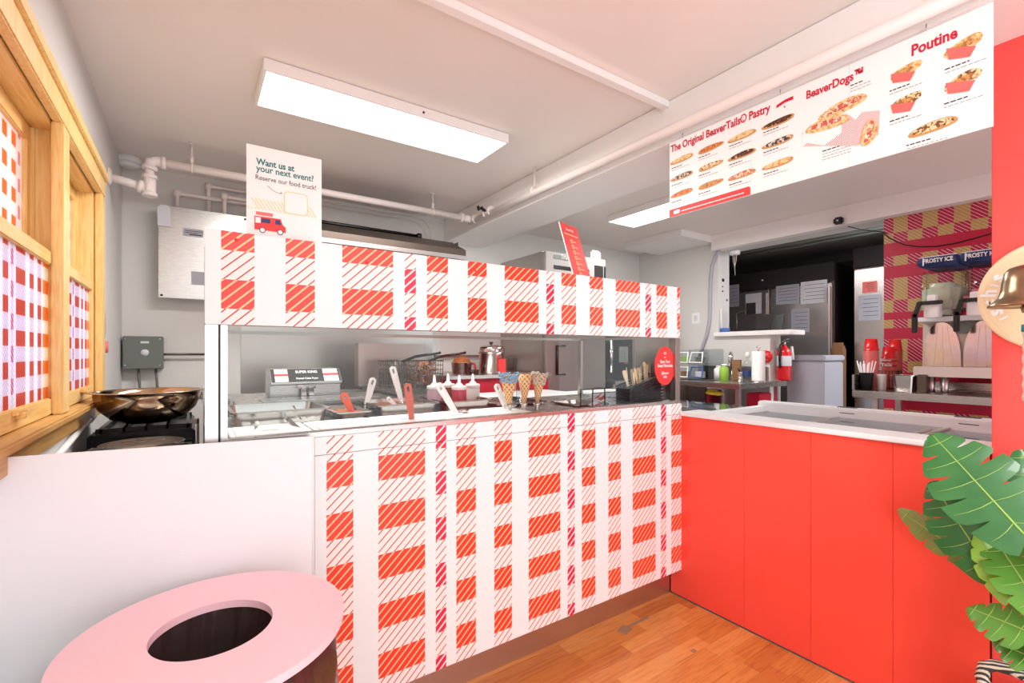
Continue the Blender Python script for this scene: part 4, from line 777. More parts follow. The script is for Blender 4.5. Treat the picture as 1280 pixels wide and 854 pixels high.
# floor fryer with splash back and baskets
t = thing('floor_fryer', 'stainless floor fryer with a tall splash back and wire baskets', 'fryer', (1.22, 3.3, 0))
m = MB(); m.box(1.04, 1.47, 2.64, 3.5, .12, .30, .004).box(1.04, 1.47, 2.64, 2.70, .3, 1.1, .004).box(1.04, 1.07, 2.7, 3.3, .3, 1.1).box(1.44, 1.47, 2.7, 3.3, .3, 1.1).box(1.04, 1.47, 3.3, 3.5, .3, 1.12, .004).box(1.04, 1.47, 2.7, 3.3, .3, 1.0); m.build('body', M['steel'], t); legs(t, ((1.06, 2.66), (1.40, 2.66), (1.06, 3.44), (1.40, 3.44)), .12)
m = MB(); m.box(.97, 1.49, 3.36, 3.42, 1.12, 1.425, .003).box(.955, 1.0, 3.30, 3.40, 1.12, 1.42, .004).box(1.0, 1.48, 3.345, 3.359, 1.30, 1.42, .002); m.build('splash_back', M['steelv'], t)
def wire_basket(label, x0, x1, y0, y1, z0, z1, food=None, handle=1):
    t = thing('fry_basket', label, 'basket', ((x0+x1)/2, (y0+y1)/2, z0)); m = MB()
    n_ = 9
    for i in range(n_+1):
        x = x0+(x1-x0)*i/n_; m.tube([(x, y0, z1), (x, y0+.01, z0), (x, y1-.01, z0), (x, y1, z1)], .0022, 4)
        y_ = y0+(y1-y0)*i/n_; m.tube([(x0, y_, z1), (x0+.01, y_, z0), (x1-.01, y_, z0), (x1, y_, z1)], .0022, 4)
        if i < 7: z = z0+(z1-z0)*i/6; m.tube([(x0, y0, z), (x1, y0, z), (x1, y1, z), (x0, y1, z)], .0022, 4, closed=True)
    m.build('wire_mesh', M['darkmetal'], t, kind='stuff'); m = MB(); m.tube([(x0, y0, z1), (x1, y0, z1), (x1, y1, z1), (x0, y1, z1)], .005, 6, closed=True); m.build('rim', M['darkmetal'], t)
    if handle:
        m = MB(); m.tube([((x0+x1)/2-.02, y0, z1), ((x0+x1)/2+.02, y0-.1, z1+.03), ((x0+x1)/2+.12, y0-.26, z1+.055)], .009, 8); m.build('handle', M['iron'], t)
    if food:
        m = MB(); bm = bmesh.new()
        for _ in range(60): bmesh.ops.create_icosphere(bm, subdivisions=1, radius=random.uniform(.012, .02), matrix=Matrix.Translation((random.uniform(x0+.02, x1-.02), random.uniform(y0+.02, y1-.02), random.uniform(z0+.02, z1-.01))))
        m.add(bm, True); m.build('fried_food', M['fries'], t, kind='stuff')
    return t
wire_basket('dark wire fry basket hanging at the splash back', 1.09, 1.24, 2.95, 3.28, 1.12, 1.30); wire_basket('dark wire fry basket full of fried food', 1.26, 1.43, 2.95, 3.28, 1.12, 1.30, True)
# prep table; the red reflected in its front is painted on as colour
t = thing('prep_table', 'prep table with steel top and red reflection painted on the front', 'table', (2.0, 3.3, 0)); m = MB(); m.box(1.54, 2.50, 3.08, 3.95, 1.16, 1.185, .003); m.build('tabletop', M['steel'], t)
m = MB(); m.box(1.56, 2.48, 3.12, 3.9, .12, 1.16); m.build('carcass', M['crimson'], t)
for z0_, z1_ in ((.15, .6), (.62, .98), (1.0, 1.14)):
    m = MB(); m.box(1.565, 2.475, 3.10, 3.1195, z0_, z1_, .003); m.build('drawer_front', M['crimson'], t)
legs(t, ((1.56, 3.12), (2.43, 3.12), (1.56, 3.85), (2.43, 3.85)), .12)
# soup warmer
c_ = P(614, 466, Y=3.3); t = thing('soup_warmer', 'round stainless soup warmer with black lid knob', 'warmer', (c_.x, 3.3, 1.185)); zz = 1.186
m = MB(); m.lathe([(0, 0), (.095, 0), (.1, .01), (.1, .16), (.112, .165), (.112, .172), (.09, .175), (0, .175)], (c_.x, 3.3, zz), 32); m.build('kettle', M['chrome'], t)
m = MB(); m.lathe([(.108, .176), (.108, .205), (.1, .22), (.05, .232), (0, .235)], (c_.x, 3.3, zz), 32); m.build('lid', M['chrome'], t); m = MB(); m.lathe([(0, .236), (.01, .236), (.011, .245), (.018, .25), (.018, .258), (0, .262)], (c_.x, 3.3, zz), 16); m.build('knob', M['black'], t)
m = MB(); m.box(c_.x+.0, c_.x+.07, 3.185, 3.202, zz+.01, zz+.12, .003); o = m.build('control_label', M['redprint'], t)
c2 = P(577, 466, Y=3.4); t = thing('steel_pot', 'steel pot with a red handle heaped with fried food', 'pot', (c2.x, 3.4, 1.186)); m = MB(); m.lathe([(0, 0), (.075, 0), (.085, .09), (.09, .092), (.083, .088), (.073, .006), (0, .005)], (c2.x, 3.4, 1.186)); m.build('pot_body', M['chrome'], t)
m = MB(); m.lathe([(.082, .08), (.06, .12), (.03, .135), (0, .14)], (c2.x, 3.4, 1.186)); m.build('fried_food', M['fries'], t); m = MB(); m.tube([(c2.x+.085, 3.4, 1.27), (c2.x+.11, 3.38, 1.26), (c2.x+.115, 3.36, 1.2)], .008, 8); m.build('handle', M['rededge'], t)
for px, yq, lb, mt, h in ((597, 3.55, 'small clear container left of the soup warmer', 'clearp', .09), (591, 3.3, 'low black dish between pot and soup warmer', 'black', .03), (640, 3.5, 'black topped jar right of the soup warmer', 'smoke', .12), (638, 3.8, 'grey canister beside the fridge', 'gunmetal', .12)):
    p_ = P(px, 466, Y=yq); m = MB(); m.lathe([(0, 0), (.045, 0), (.05, h), (.052, h+.004), (.045, h+.004), (.042, .004), (0, .004)], (p_.x, yq, 1.186)); o = m.build('container', M[mt]); tag(o, lb, 'container')
A_ = P(634, 427, Y=3.98); B_ = P(655, 442, Y=3.98); m = MB(); m.box(A_.x, B_.x, 3.992, 3.999, B_.z-.06, A_.z+.1); o = m.build('wall_notice', M['greypaper']); tag(o, 'grey paper notice on the back wall above the soup warmer', 'notice')
# grey shelf rail on the back wall
t = thing('wall_rail', 'dark rail on the back wall behind the soup warmer', 'rail', (1.95, 3.97, 1.32)); m = MB(); m.box(1.84, 2.5, 3.95, BY-.001, 1.315, 1.335, .003); m.build('rail_bar', M['darkmetal'], t)
# fridge
t = thing('upright_fridge', 'tall stainless upright fridge against the back wall', 'fridge', (2.95, 3.6, 0)); fy = 3.26
t0f = t; m = MB(); m.box(2.575, 3.325, 3.31, 3.99, .12, 2.26, .004); m.build('cabinet', M['steelv'], t); legs(t, ((2.6, 3.33), (3.25, 3.33), (2.6, 3.9), (3.25, 3.9)), .12, M['iron'])
m = MB(); m.box(2.58, 3.32, fy+.01, 3.309, .15, 1.86, .006); d = m.build('door', M['steelv'], t)
m = MB(); hx = P(700, 450, Y=fy).x; m.tube([(hx+.06, fy-.0, 1.42), (hx-.03, fy-.0, 1.42), (hx-.03, fy-.0, 1.16), (hx+.06, fy-.0, 1.16)], .011, 8); m.build('handle', M['black'], d)
m = MB(); m.box(2.58, 3.32, fy+.01, 3.309, 1.87, 2.258, .004); m.build('top_grille_panel', pbr('grey_enamel', (178, 172, 168), .5), t); m = MB(); m.box(3.17, 3.28, fy+.004, fy+.009, 1.9, 2.19).box(3.295, 3.315, fy+.004, fy+.009, 1.9, 2.19); m.build('dark_grille', M['dark'], t)
a, b = P(693, 318, Y=fy), P(713, 326, Y=fy); m = MB(); m.box(a.x, b.x+.12, fy+.006, fy+.0095, b.z, a.z); m.build('name_plate', M['gunmetal'], t); text('lettering', 'True', (a.x+.08, fy+.0055, b.z+.006), (a.x+.18, fy+.0055, b.z+.006), M['white'], t, depth=.0005)
a, b = P(693, 331, Y=fy), P(717, 339, Y=fy); m = MB(); m.box(a.x, 3.1, fy+.006, fy+.0095, b.z, a.z); m.build('vent', M['black'], t)
t = thing('white_carton', 'small white carton on top of the upright fridge', 'box', (3.1, 3.45, 2.262)); m = MB(); p_ = P(743, 315, Y=3.42); m.box(p_.x-.07, p_.x+.07, 3.38, 3.52, 2.262, 2.262+.11, .02); m.build('carton', M['white'], t)
m = MB(); m.box(3.326, 3.345, 3.33, 3.95, .12, 2.2); m.build('side_panel', M['darkmetal'], t0f, label='dark side panel')
# coffee machine on a steel counter
t = thing('steel_counter', 'steel counter in the back right corner under the coffee machine', 'counter', (3.95, 3.6, 0)); m = MB(); m.box(3.38, 4.55, 3.2, 3.95, 1.05, 1.08, .003); m.build('worktop', M['steel'], t); m = MB(); m.box(3.4, 4.5, 3.25, 3.9, .1, 1.05); m.build('body', M['steelv'], t)
legs(t, ((3.42, 3.27), (4.4, 3.27), (3.42, 3.8), (4.4, 3.8)), .1, M['iron'])
a, b = P(761, 450, Y=3.3).x, P(795, 450, Y=3.3).x; t = thing('drink_dispenser', 'black drink dispenser with a steel tube behind the glass', 'dispenser', ((a+b)/2, 3.5, 1.081))
m = MB(); m.box(a, b, 3.34, 3.8, 1.082, 1.6, .006); m.build('body', M['black'], t)
m = MB(); m.cyl((a+.05, 3.32, 1.16), (a+.05, 3.32, 1.50), .022); m.build('steel_tube', M['chrome'], t)
m = MB(); c_ = (a+b)/2+.04; m.box(c_-.06, c_+.07, 3.325, 3.34, 1.26, 1.42, .003); m.build('keypad', M['gunmetal'], t)
for i in range(4):
    for j in range(2): m = MB(); m.lathe([(0, .002), (.006, .002), (.006, 0)], (c_-.02+.04*j, 3.3245, 1.29+.03*i), 8, axis=(0, -1, 0)); m.build('button', M['black'], t)
m = MB(); m.lathe([(0, .004), (.012, .003), (.012, 0)], (c_+.0, 3.34, 1.50), 12, axis=(0, -1, 0)); m.build('lamp_dot', M['white'], t); m = MB(); m.box(c_, c_+.06, 3.32, 3.3245, 1.245, 1.262); m.build('brown_tag', M['brown'], t)
t = thing('steel_machine', 'plain stainless machine right of the black drink dispenser', 'machine', (4.1, 3.5, 1.081)); m = MB(); m.box(b+.01, 4.5, 3.36, 3.9, 1.081, 1.72, .006); m.build('body', M['steelv'], t); m = MB(); m.box(b+.03, 4.48, 3.35, 3.36, 1.10, 1.70, .002); m.build('front_door', M['steelv'], t)

# stove and bowl
t = thing('stock_stove', 'black gas stove with cast grate in the left corner', 'stove', (-.17, 2.3, 0))
m = MB(); m.box(-.34, .015, 2.12, 2.95, .02, .98, .006); m.build('body', M['iron'], t)
m = MB(); m.box(-.33, .012, 2.38, 2.93, .981, 1.035, .006); m.build('raised_top', M['iron'], t)
m = MB()
for i in range(5): m.box(-.30+.07*i, -.288+.07*i, 2.42, 2.88, 1.036, 1.054, .002)
m.box(-.31, .0, 2.42, 2.432, 1.036, 1.054).box(-.31, .0, 2.868, 2.88, 1.036, 1.054); m.build('grate', M['iron'], t)
m = MB(); m.box(-.3, -.0, 2.14, 2.36, .981, .986); m.lathe([(0, .0), (.1, .0), (.13, .03), (.128, .033), (.098, .004), (0, .004)], (-.15, 2.22, .987)); m.build('drip_pan', M['steel'], t)
m = MB(); m.box(.016, .026, 2.36, 2.40, .9, 1.08, .003).box(-.0, .026, 2.36, 2.375, 1.056, 1.08, .002); m.build('corner_bracket', M['chrome'], t)
t = thing('curved_fryer_cover', 'curved black cover in front of the stove', 'cover', (-.17, 1.9, 0))
m = MB(); pts = []
prof = [(1.78, .80), (1.80, .99), (1.86, 1.035), (1.95, 1.04), (2.05, 1.02), (2.10, .98), (2.10, .8)]
m.prism(prof, (-.345, 0, 0), (0, 1, 0), (0, 0, 1), .06); m.prism(prof, (-.05, 0, 0), (0, 1, 0), (0, 0, 1), .06); m.box(-.285, -.05, 1.79, 2.1, .8, .985, .004); m.box(-.34, .0, 1.79, 2.1, .02, .8); m.build('cover_shell', M['iron'], t)
m = MB(); m.tube([(-.30, 1.80, 1.02), (-.25, 1.92, 1.045), (-.2, 2.02, 1.02), (-.14, 2.05, 1.0), (-.08, 1.98, 1.03), (-.02, 1.86, 1.045)], .016, 10); m.build('curved_rim', M['black'], t)
bc = Vector((-.155, 2.60, 1.0545)); t = thing('mixing_bowl', 'wide stainless mixing bowl on the black stove', 'bowl', bc)
m = MB(); m.lathe([(0, 0), (.09, 0), (.135, .02), (.172, .06), (.186, .105), (.188, .128), (.205, .131), (.206, .134), (.186, .134), (.182, .105), (.168, .062), (.13, .024), (.09, .004), (0, .004)], bc, 48); m.build('bowl_shell', M['bowl'], t)
# wall conduit and cord by the window
t = thing('white_wall_rod', 'white rod fixed low on the left wall under the sill', 'rod', (LX+.01, 2.2, 1.0)); m = MB(); m.cyl((LX+.013, 1.9, .99), (LX+.013, 2.75, 1.07), .011); m.build('rod', M['white'], t); m = MB(); m.cyl((LX+.013, 2.70, 1.062), (LX+.013, 2.78, 1.072), .015); m.build('end_cap', M['white'], t)
t = thing('cord', 'dark cord hanging beside the window trim', 'cord', (LX+.01, 3.25, 1.9)); m = MB()
m.tube([P(130, py, X=LX+.012)+Vector((0, .02*math.sin(py*.05), 0)) for py in range(303, 428, 8)], .004, 6); m.build('cord', M['brown'], t); p_ = P(132, 434, X=LX+.012); m = MB(); m.cyl(p_+Vector((0, 0, .03)), p_-Vector((0, 0, .03)), .011, seg=10); m.build('red_white_tag', M['pinkcup'], t)

# ================================================================== RIGHT SIDE
t = thing('sink_table', 'stainless sink table under the pass-through', 'sink', (4.2, 2.8, 0)); m = MB(); sx, sy, sz = 3.85, 2.22, 1.09
m.box(sx, sx+.12, sy, 3.15, sz-.045, sz, .004).box(4.45, RX-.002, sy, 3.15, sz-.045, sz, .004).box(sx+.12, 4.45, sy, 2.62, sz-.045, sz, .004).box(sx+.12, 4.45, 2.98, 3.15, sz-.045, sz, .004); m.build('worktop', M['steel'], t)
m = MB(); m.box(sx+.12, 4.45, 2.62, 2.98, sz-.24, sz-.235).box(sx+.12, sx+.125, 2.62, 2.98, sz-.235, sz-.046).box(4.445, 4.45, 2.62, 2.98, sz-.235, sz-.046).box(sx+.12, 4.45, 2.62, 2.625, sz-.235, sz-.046).box(sx+.12, 4.45, 2.975, 2.98, sz-.235, sz-.046); m.build('sink_basin', M['chrome'], t)
m = MB(); m.box(RX-.03, RX-.004, 2.39, 3.15, sz, sz+.13, .003); m.build('back_upstand', M['steelv'], t); legs(t, ((sx+.05, sy+.04), (4.55, sy+.04), (sx+.05, 3.05), (4.55, 3.05)), sz-.045, M['alu'])
m = MB(); m.box(sx+.08, 4.58, sy+.08, 3.05, .55, .565); m.build('undershelf', M['steel'], t)
t = thing('faucet', 'curved chrome faucet at the sink', 'faucet', (4.5, 2.75, sz)); m = MB(); fy_ = 2.68; m.tube([(4.5, fy_, sz), (4.5, fy_, sz+.2)]+[(4.5-.07+.07*math.cos(a), fy_-.03*(1-math.cos(a)), sz+.2+.07*math.sin(a)) for a in [i*math.pi/8 for i in range(1, 9)]]+[(4.36, fy_-.06, sz+.14)], .013, 10); m.build('spout', M['chrome'], t)
for q_ in (-.07, .07): m = MB(); m.cyl((4.5, fy_+q_, sz), (4.5, fy_+q_, sz+.05), .018).cyl((4.5, fy_+q_, sz+.055), (4.43, fy_+q_, sz+.075), .008); m.build('tap_handle', M['chrome'], t)
m = MB(); m.cyl((4.5, fy_-.07, sz+.02), (4.5, fy_+.07, sz+.02), .012); m.build('crossbar', M['chrome'], t)
c_ = P(948, 472, X=4.25); t = thing('paper_towel_roll', 'standing white paper towel roll on a holder by the sink', 'paper towel', (4.25, c_.y, sz))
m = MB(); m.lathe([(.02, .012), (.055, .012), (.056, .02), (.056, .275), (.054, .28), (.02, .28)], (4.25, c_.y, sz), 28); m.build('paper_roll', M['white'], t); m = MB(); m.lathe([(0, 0), (.07, 0), (.07, .008), (0, .012)], (4.25, c_.y, sz)).cyl((4.25, c_.y, sz), (4.25, c_.y, sz+.30), .005, seg=8).tube([(4.25, c_.y+.015*math.cos(a), sz+.312+.015*math.sin(a)) for a in [i*math.pi/5 for i in range(10)]], .004, 6, closed=True); m.build('holder', M['chrome'], t)
p_ = P(934, 470, X=4.35); t = thing('spray_bottle', 'clear bottle with white top left of the paper towels', 'bottle', (4.35, p_.y, sz)); m = MB(); m.lathe([(0, 0), (.042, 0), (.044, .01), (.044, .15), (.03, .19), (.014, .2), (.014, .22), (0, .22)], (4.35, p_.y, sz)); m.build('bottle_body', M['clearp'], t); m = MB(); m.lathe([(0, .22), (.018, .22), (.018, .25), (.012, .27), (0, .275)], (4.35, p_.y, sz)); m.build('cap', M['white'], t); m = MB(); m.lathe([(.0445, .04), (.0448, .06), (.0448, .09), (.0445, .1)], (4.35, p_.y, sz)); m.build('label_band', M['navy'], t)
for px, xq, lb, mt, h, r in ((905, 4.15, 'green and white labelled bottle beside the faucet', 'green', .16, .04), (898, 4.3, 'small white labelled bottle left of the green one', 'white', .14, .04), (921, 4.38, 'tan wooden block behind the faucet', 'cardboard', .20, .035)):
    p_ = P(px, 470, X=xq); t = thing('bottle' if mt != 'cardboard' else 'wooden_block', lb, 'bottle' if mt != 'cardboard' else 'block', (xq, p_.y, sz)); m = MB()
    if mt == 'cardboard': m.box(xq-.02, xq+.02, p_.y-.04, p_.y+.04, sz+.001, sz+h, .003); m.build('block', M[mt], t)
    else: m.lathe([(0, .001), (r, .001), (r, h*.75), (r*.5, h*.88), (r*.5, h*.9), (0, h*.9)], (xq, p_.y, sz)); m.build('bottle_body', M[mt], t); m = MB(); m.lathe([(0, h*.9), (r*.55, h*.9), (r*.55, h), (0, h)], (xq, p_.y, sz)); m.build('cap', M['white'], t)
p_ = P(925, 472, X=4.1); t = thing('sink_sprayer', 'small dark sprayer standing on the sink edge', 'sprayer', (4.1, p_.y, sz)); m = MB(); m.lathe([(0, .001), (.02, .001), (.022, .05), (.014, .06), (.018, .09), (0, .1)], (4.1, p_.y, sz), 14); m.build('body', M['chrome'], t); m = MB(); m.cyl((4.1, p_.y, sz+.1), (4.07, p_.y, sz+.12), .01, seg=8); m.build('nozzle', M['black'], t)
# lid rack
t = thing('lid_rack', 'clear tilted rack with four compartments of lids and bags', 'rack', (4.35, 3.02, sz))
RY0, RY1 = 2.80, 3.14
m = MB(); m.box(4.20, 4.55, RY0, RY0+.004, sz, sz+.30).box(4.20, 4.55, RY1, RY1+.004, sz, sz+.30).box(4.54, 4.55, RY0+.004, RY1, sz, sz+.31).box(4.2, 4.54, RY0+.004, RY1, sz+.15, sz+.154).box(4.2, 4.54, RY0+.004, RY1, sz+.001, sz+.004).box(4.20, 4.54, (RY0+RY1)/2-.002, (RY0+RY1)/2+.002, sz+.004, sz+.30); m.build('acrylic_shell', M['clearp'], t)
for i, (mt, zz) in enumerate((('white', .16), ('white', .16), ('white', .01), ('blue', .01))):
    y0_ = (RY0+RY1)/2+.01 if i % 2 == 0 else RY0+.012; y1_ = y0_+.145; z0_ = sz+zz; xq = 4.17
    m = MB(); m.tube([(xq+.02, y0_, z0_+.01), (xq+.02, y1_, z0_+.01), (xq+.05, y1_-.01, z0_+.11), (xq+.05, y0_+.01, z0_+.11)], .008, 8, closed=True); m.build('opening_frame', M[mt], t)
    mm = ['green', 'gunmetal', 'cardboard', 'paper'][i]
    cn = {'green': 'green', 'gunmetal': 'grey', 'cardboard': 'brown', 'paper': 'white'}[mm]
    for k in range(4):
        o = thing('drink_cover', cn+' drink cover in the '+('upper' if i < 2 else 'lower')+' row of the clear rack', 'cover', (4.27, (y0_+y1_)/2, z0_+.005+.016*k), cn+' drink covers in the clear rack')
        m = MB(); m.lathe([(0, 0), (.05, 0), (.052, .008), (.045, .012), (0, .014)], (4.27, (y0_+y1_)/2, z0_+.005+.016*k), 16); m.build('disc', M[mm], o)
# red clock-like reel on the wall
p_ = P(958, 446, X=RX); t = thing('tape_reel', 'round red reel on the half wall behind the paper towels', 'reel', (RX, p_.y, p_.z)); m = MB(); m.lathe([(0, .03), (.03, .03), (.035, .02), (.06, .02), (.062, .0), (0, .0)], (RX-.001, p_.y, p_.z), 24, axis=(-1, 0, 0)); m.build('reel', M['rededge'], t); m = MB(); m.lathe([(0, .034), (.012, .034), (.012, .03)], (RX-.001, p_.y, p_.z), 12, axis=(-1, 0, 0)); m.build('hub', M['dark'], t)
t = thing('yellow_gloves', 'yellow rubber gloves lying on boxes under the sink table', 'gloves', (4.05, 2.75, .97)); p_ = P(890, 490, X=4.0); bm = bmesh.new()
for i in range(9): bmesh.ops.create_icosphere(bm, subdivisions=2, radius=random.uniform(.02, .035), matrix=Matrix.Translation((4.0+random.uniform(-.03, .03), p_.y+random.uniform(-.06, .06), .975+random.uniform(0, .03))) @ Matrix.Diagonal((1, 1.4, .6, 1)))
m = MB(); m.add(bm, True); m.build('glove_pile', M['yellowcloth'], t)
t = thing('grey_bin', 'grey storage bin under the sink table', 'bin', (4.1, 2.7, .566)); m = MB(); m.box(3.95, 4.3, 2.62, 3.0, .566, .80, .01); m.build('bin_body', M['gunmetal'], t); m = MB(); m.box(3.94, 4.31, 2.61, 3.01, .801, .83, .005); m.build('bin_lid', M['blue'], t)
t = thing('red_crate', 'dark red crate under the right end of the sink table', 'crate', (4.45, 2.35, .566)); m = MB(); m.box(4.32, 4.54, 2.31, 2.43, .566, .98, .006); m.build('crate_body', M['crimson'], t)
# extinguisher
ex = P(980, 470, Y=2.3); exx = 4.76; t = thing('fire_extinguisher', 'red fire extinguisher on the end of the half wall', 'fire extinguisher', (exx, 2.3, 1.09))
ez = 1.09; ey = 2.302
m = MB(); m.lathe([(0, 0), (.058, .0), (.062, .01), (.062, .26), (.05, .30), (.025, .325), (.02, .34), (0, .34)], (exx, ey, ez), 28); m.build('cylinder', M['rededge'], t)
m = MB(); m.lathe([(.0625, .14), (.0632, .142), (.0632, .235), (.0625, .237)], (exx, ey, ez), 28); m.build('label_band', M['paper'], t)
m = MB(); m.cyl((exx, ey, ez+.335), (exx, ey, ez+.375), .016).box(exx-.02, exx+.07, ey-.012, ey+.012, ez+.372, ez+.38, .002).box(exx-.01, exx+.09, ey-.012, ey+.012, ez+.392, ez+.40, .002, rot=Euler((0, -.15, 0)).to_matrix()); m.build('valve_lever', M['steel'], t)
m = MB(); m.tube([(exx-.02, ey, ez+.36), (exx-.07, ey, ez+.34), (exx-.085, ey, ez+.25), (exx-.08, ey, ez+.12)], .011, 8); m.build('hose', M['black'], t); m = MB(); m.cyl((exx+.085, ey-.03, ez+.33), (exx+.1, ey-.03, ez+.2), .012, .02); m.build('white_horn', M['white'], t)
m = MB(); m.box(exx-.02, exx+.02, ey+.058, 2.379, ez+.1, ez+.32); m.build('bracket', M['steel'], t)
# grey cabinet
t = thing('grey_cabinet', 'pale grey lidded cabinet behind the fire extinguisher', 'cabinet', (5.1, 2.2, 0)); m = MB(); m.box(4.93, 5.35, 2.02, 2.36, .04, 1.27, .01); m.build('body', M['greypaper'], t); m = MB(); m.box(4.92, 5.36, 2.01, 2.37, 1.275, 1.335, .012); m.build('lid', M['greypaper'], t); legs(t, ((4.95, 2.04), (5.3, 2.04), (4.95, 2.3), (5.3, 2.3)), .04)
# kitchen fridges
def kfridge(label, y0, y1, zt, split, x=5.6):
    t = thing('kitchen_fridge', label, 'fridge', (x+.4, (y0+y1)/2, 0)); m = MB(); m.box(x+.03, x+.8, y0, y1, .1, zt, .006); m.build('cabinet', M['darkmetal'], t); legs(t, ((x+.05, y0+.02), (x+.7, y0+.02), (x+.05, y1-.06), (x+.7, y1-.06)), .1, M['iron'])
    e = [y0]+split+[y1]; o_ = []
    for a, b in zip(e[:-1], e[1:]):
        m = MB(); m.box(x, x+.029, a+.012, b-.012, .15, zt-.22, .005); o_.append(m.build('door', M['kf'], t))
        m = MB(); m.box(x-.03, x-.001, a+.02, a+.035, 1.0, 1.7 if len(split) == 0 else zt-.26, .003); m.build('handle', M['alu'], o_[-1])
    m = MB(); m.box(x, x+.029, y0, y1, zt-.2, zt, .003); m.build('top_panel', M['dark'], t); m = MB(); m.lathe([(0, .004), (.01, .003), (.01, 0)], (x-.001, (y0+y1)/2-.1, zt-.1), 10, axis=(-1, 0, 0)); m.build('dial', M['white'], t); return t
M['kf'] = steel('kitchen_steel', (196, 190, 190), .25, (40, 40, 1))
kfridge('wide two door stainless fridge beyond the pass-through', 2.21, 3.9, 2.32, [2.87]); kfridge('single door stainless fridge beside the plaid wall', 1.15, 2.03, 2.42, [], 5.6)
# notices
def notice(label, pa, pb, x=5.595, mat='greypaper', n=5):
    a, b = P(*pa, X=x), P(*pb, X=x); t = thing('notice', label, 'notice', (x, (a.y+b.y)/2, (a.z+b.z)/2)); m = MB(); m.box(x-.0015, x, b.y, a.y, b.z, a.z); m.build('sheet', M[mat], t)
    m = MB()
    for i in range(n):
        z_ = a.z-(a.z-b.z)*(i+1)/(n+1.2); m.box(x-.0024, x-.0016, b.y+.02, a.y-.02-random.random()*.03, z_-.002, z_+.002)
    m.build('print_lines', M['ink'], t, kind='stuff'); return t
notice('paper with red lines at the left edge of the pass-through', (911, 357), (924, 383)); notice('left paper of the pair on the fridge door', (970, 358), (999, 379)); notice('right paper of the pair on the fridge door', (1001, 353), (1034, 378), mat='paper'); notice('low single paper on the fridge door', (989, 387), (1012, 415)); notice('small red and white notice on the single fridge', (1078, 353), (1096, 365), mat='pinkcup'); notice('large grey paper low on the single fridge', (1073, 370), (1101, 400)); notice('white square notice beside the tablet arm', (932, 368), (952, 392), mat='paper', n=0)
# pass-through items
SZ = 1.576
def tab(label, px, xq, w_, h_, lean, mat='black'):
    p_ = P(px, 412, X=xq); t = thing('tablet', label, 'tablet', (xq, p_.y, SZ)); R_ = Euler((0, lean, 0)).to_matrix(); m = MB(); m.box(xq-.006, xq+.006, p_.y-w_/2, p_.y+w_/2, SZ+.001, SZ+h_, .003, rot=R_, piv=(xq, p_.y, SZ)); m.build('screen', M[mat], t); m = MB(); m.box(xq+.0, xq+.07, p_.y-.02, p_.y+.02, SZ+.0005, SZ+.006).box(xq+.05, xq+.055, p_.y-.015, p_.y+.015, SZ+.006, SZ+h_*.6); m.build('stand', M['dark'], t); return t
tab('larger dark tablet leaning on the pass-through sill', 954, 4.75, .15, .17, .2, 'dark'); tab('narrow black card reader right of the dark tablet', 973, 4.72, .075, .16, .25)
p_ = P(940, 386, X=4.85); t = thing('screen_on_arm', 'small black screen on a thin arm at the pass-through', 'screen', (4.83, p_.y, SZ)); m = MB(); m.box(4.82, 4.835, p_.y-.05, p_.y+.05, p_.z-.06, p_.z+.06, .003); m.build('screen', M['black'], t); q_ = P(921, 412, X=4.82); m = MB(); m.cyl((4.82, q_.y, SZ), (4.82, q_.y, SZ+.2), .007, seg=8).cyl((4.82, q_.y, SZ+.2), (4.83, p_.y, p_.z), .006, seg=8).lathe([(0, 0), (.03, 0), (.03, .006), (0, .008)], (4.82, q_.y, SZ)); m.build('arm', M['darkmetal'], t)
p_ = P(906, 408, X=4.72); t = thing('blue_tape', 'roll of blue tape on the sill corner', 'tape', (4.72, p_.y, SZ)); m = MB(); m.lathe([(.02, .001), (.05, .001), (.052, .01), (.052, .04), (.05, .045), (.02, .045), (.02, .001)], (4.72, p_.y, SZ), 20); m.build('roll', M['blue'], t)
p_ = P(898, 400, X=4.66); t = thing('white_wand', 'thin white wand leaning in the pass-through corner', 'wand', (4.68, 2.90, SZ)); m = MB(); m.tube([(4.68, 2.90, SZ+.001), (4.68, 2.915, SZ+.25)], .006, 8); m.build('wand', M['white'], t)
# switches on jamb
t = thing('wall_switch', 'dark switches on the pass-through jamb', 'switch', (4.75, 2.92, 2.2)); m = MB()
for zz, s_ in ((2.14, .03), (2.07, .012), (2.02, .014)): m.box(4.72, 4.72+s_, 2.918, 2.924, zz-s_/2, zz+s_/2)
m.build('switch_button', M['black'], t); m = MB(); m.lathe([(0, .004), (.012, .003), (.012, 0)], (4.81, 2.924, 1.93), 10, axis=(0, -1, 0)); m.build('screw', M['black'], t)
p_ = P(870, 398, X=RX); t = thing('wall_outlet', 'white blank plate on the right wall', 'outlet', (RX, p_.y, p_.z)); m = MB(); m.box(RX-.006, RX-.0005, p_.y-.05, p_.y+.05, p_.z-.06, p_.z+.06, .002); m.build('plate', M['white'], t); m = MB(); m.box(RX-.008, RX-.0062, p_.y-.02, p_.y+.02, p_.z-.03, p_.z+.03); m.build('insert', M['paper'], t)
t = thing('flexible_conduit', 'grey flexible conduit curving down beside the pass-through', 'conduit', (4.63, 3.0, 1.9)); m = MB(); m.tube([P(*a, X=4.63) for a in ((910, 303), (903, 309), (895, 319), (890, 332), (888, 350), (887.5, 375), (887, 400), (884, 417), (878, 434), (872, 452))], .016, 10); m.build('conduit_run', M['greypaper'], t)
p_ = P(920, 321, X=4.62); t = thing('ceiling_sensor', 'white round sensor with dangling wires above the pass-through', 'sensor', (4.8, p_.y, 2.44)); m = MB(); c_ = P(921, 319, X=4.8); m.lathe([(0, -.04), (.05, -.04), (.055, -.005), (.05, -.001), (0, -.001)], (4.76, c_.y, 2.439), 20); m.build('housing', M['white'], t); m = MB()
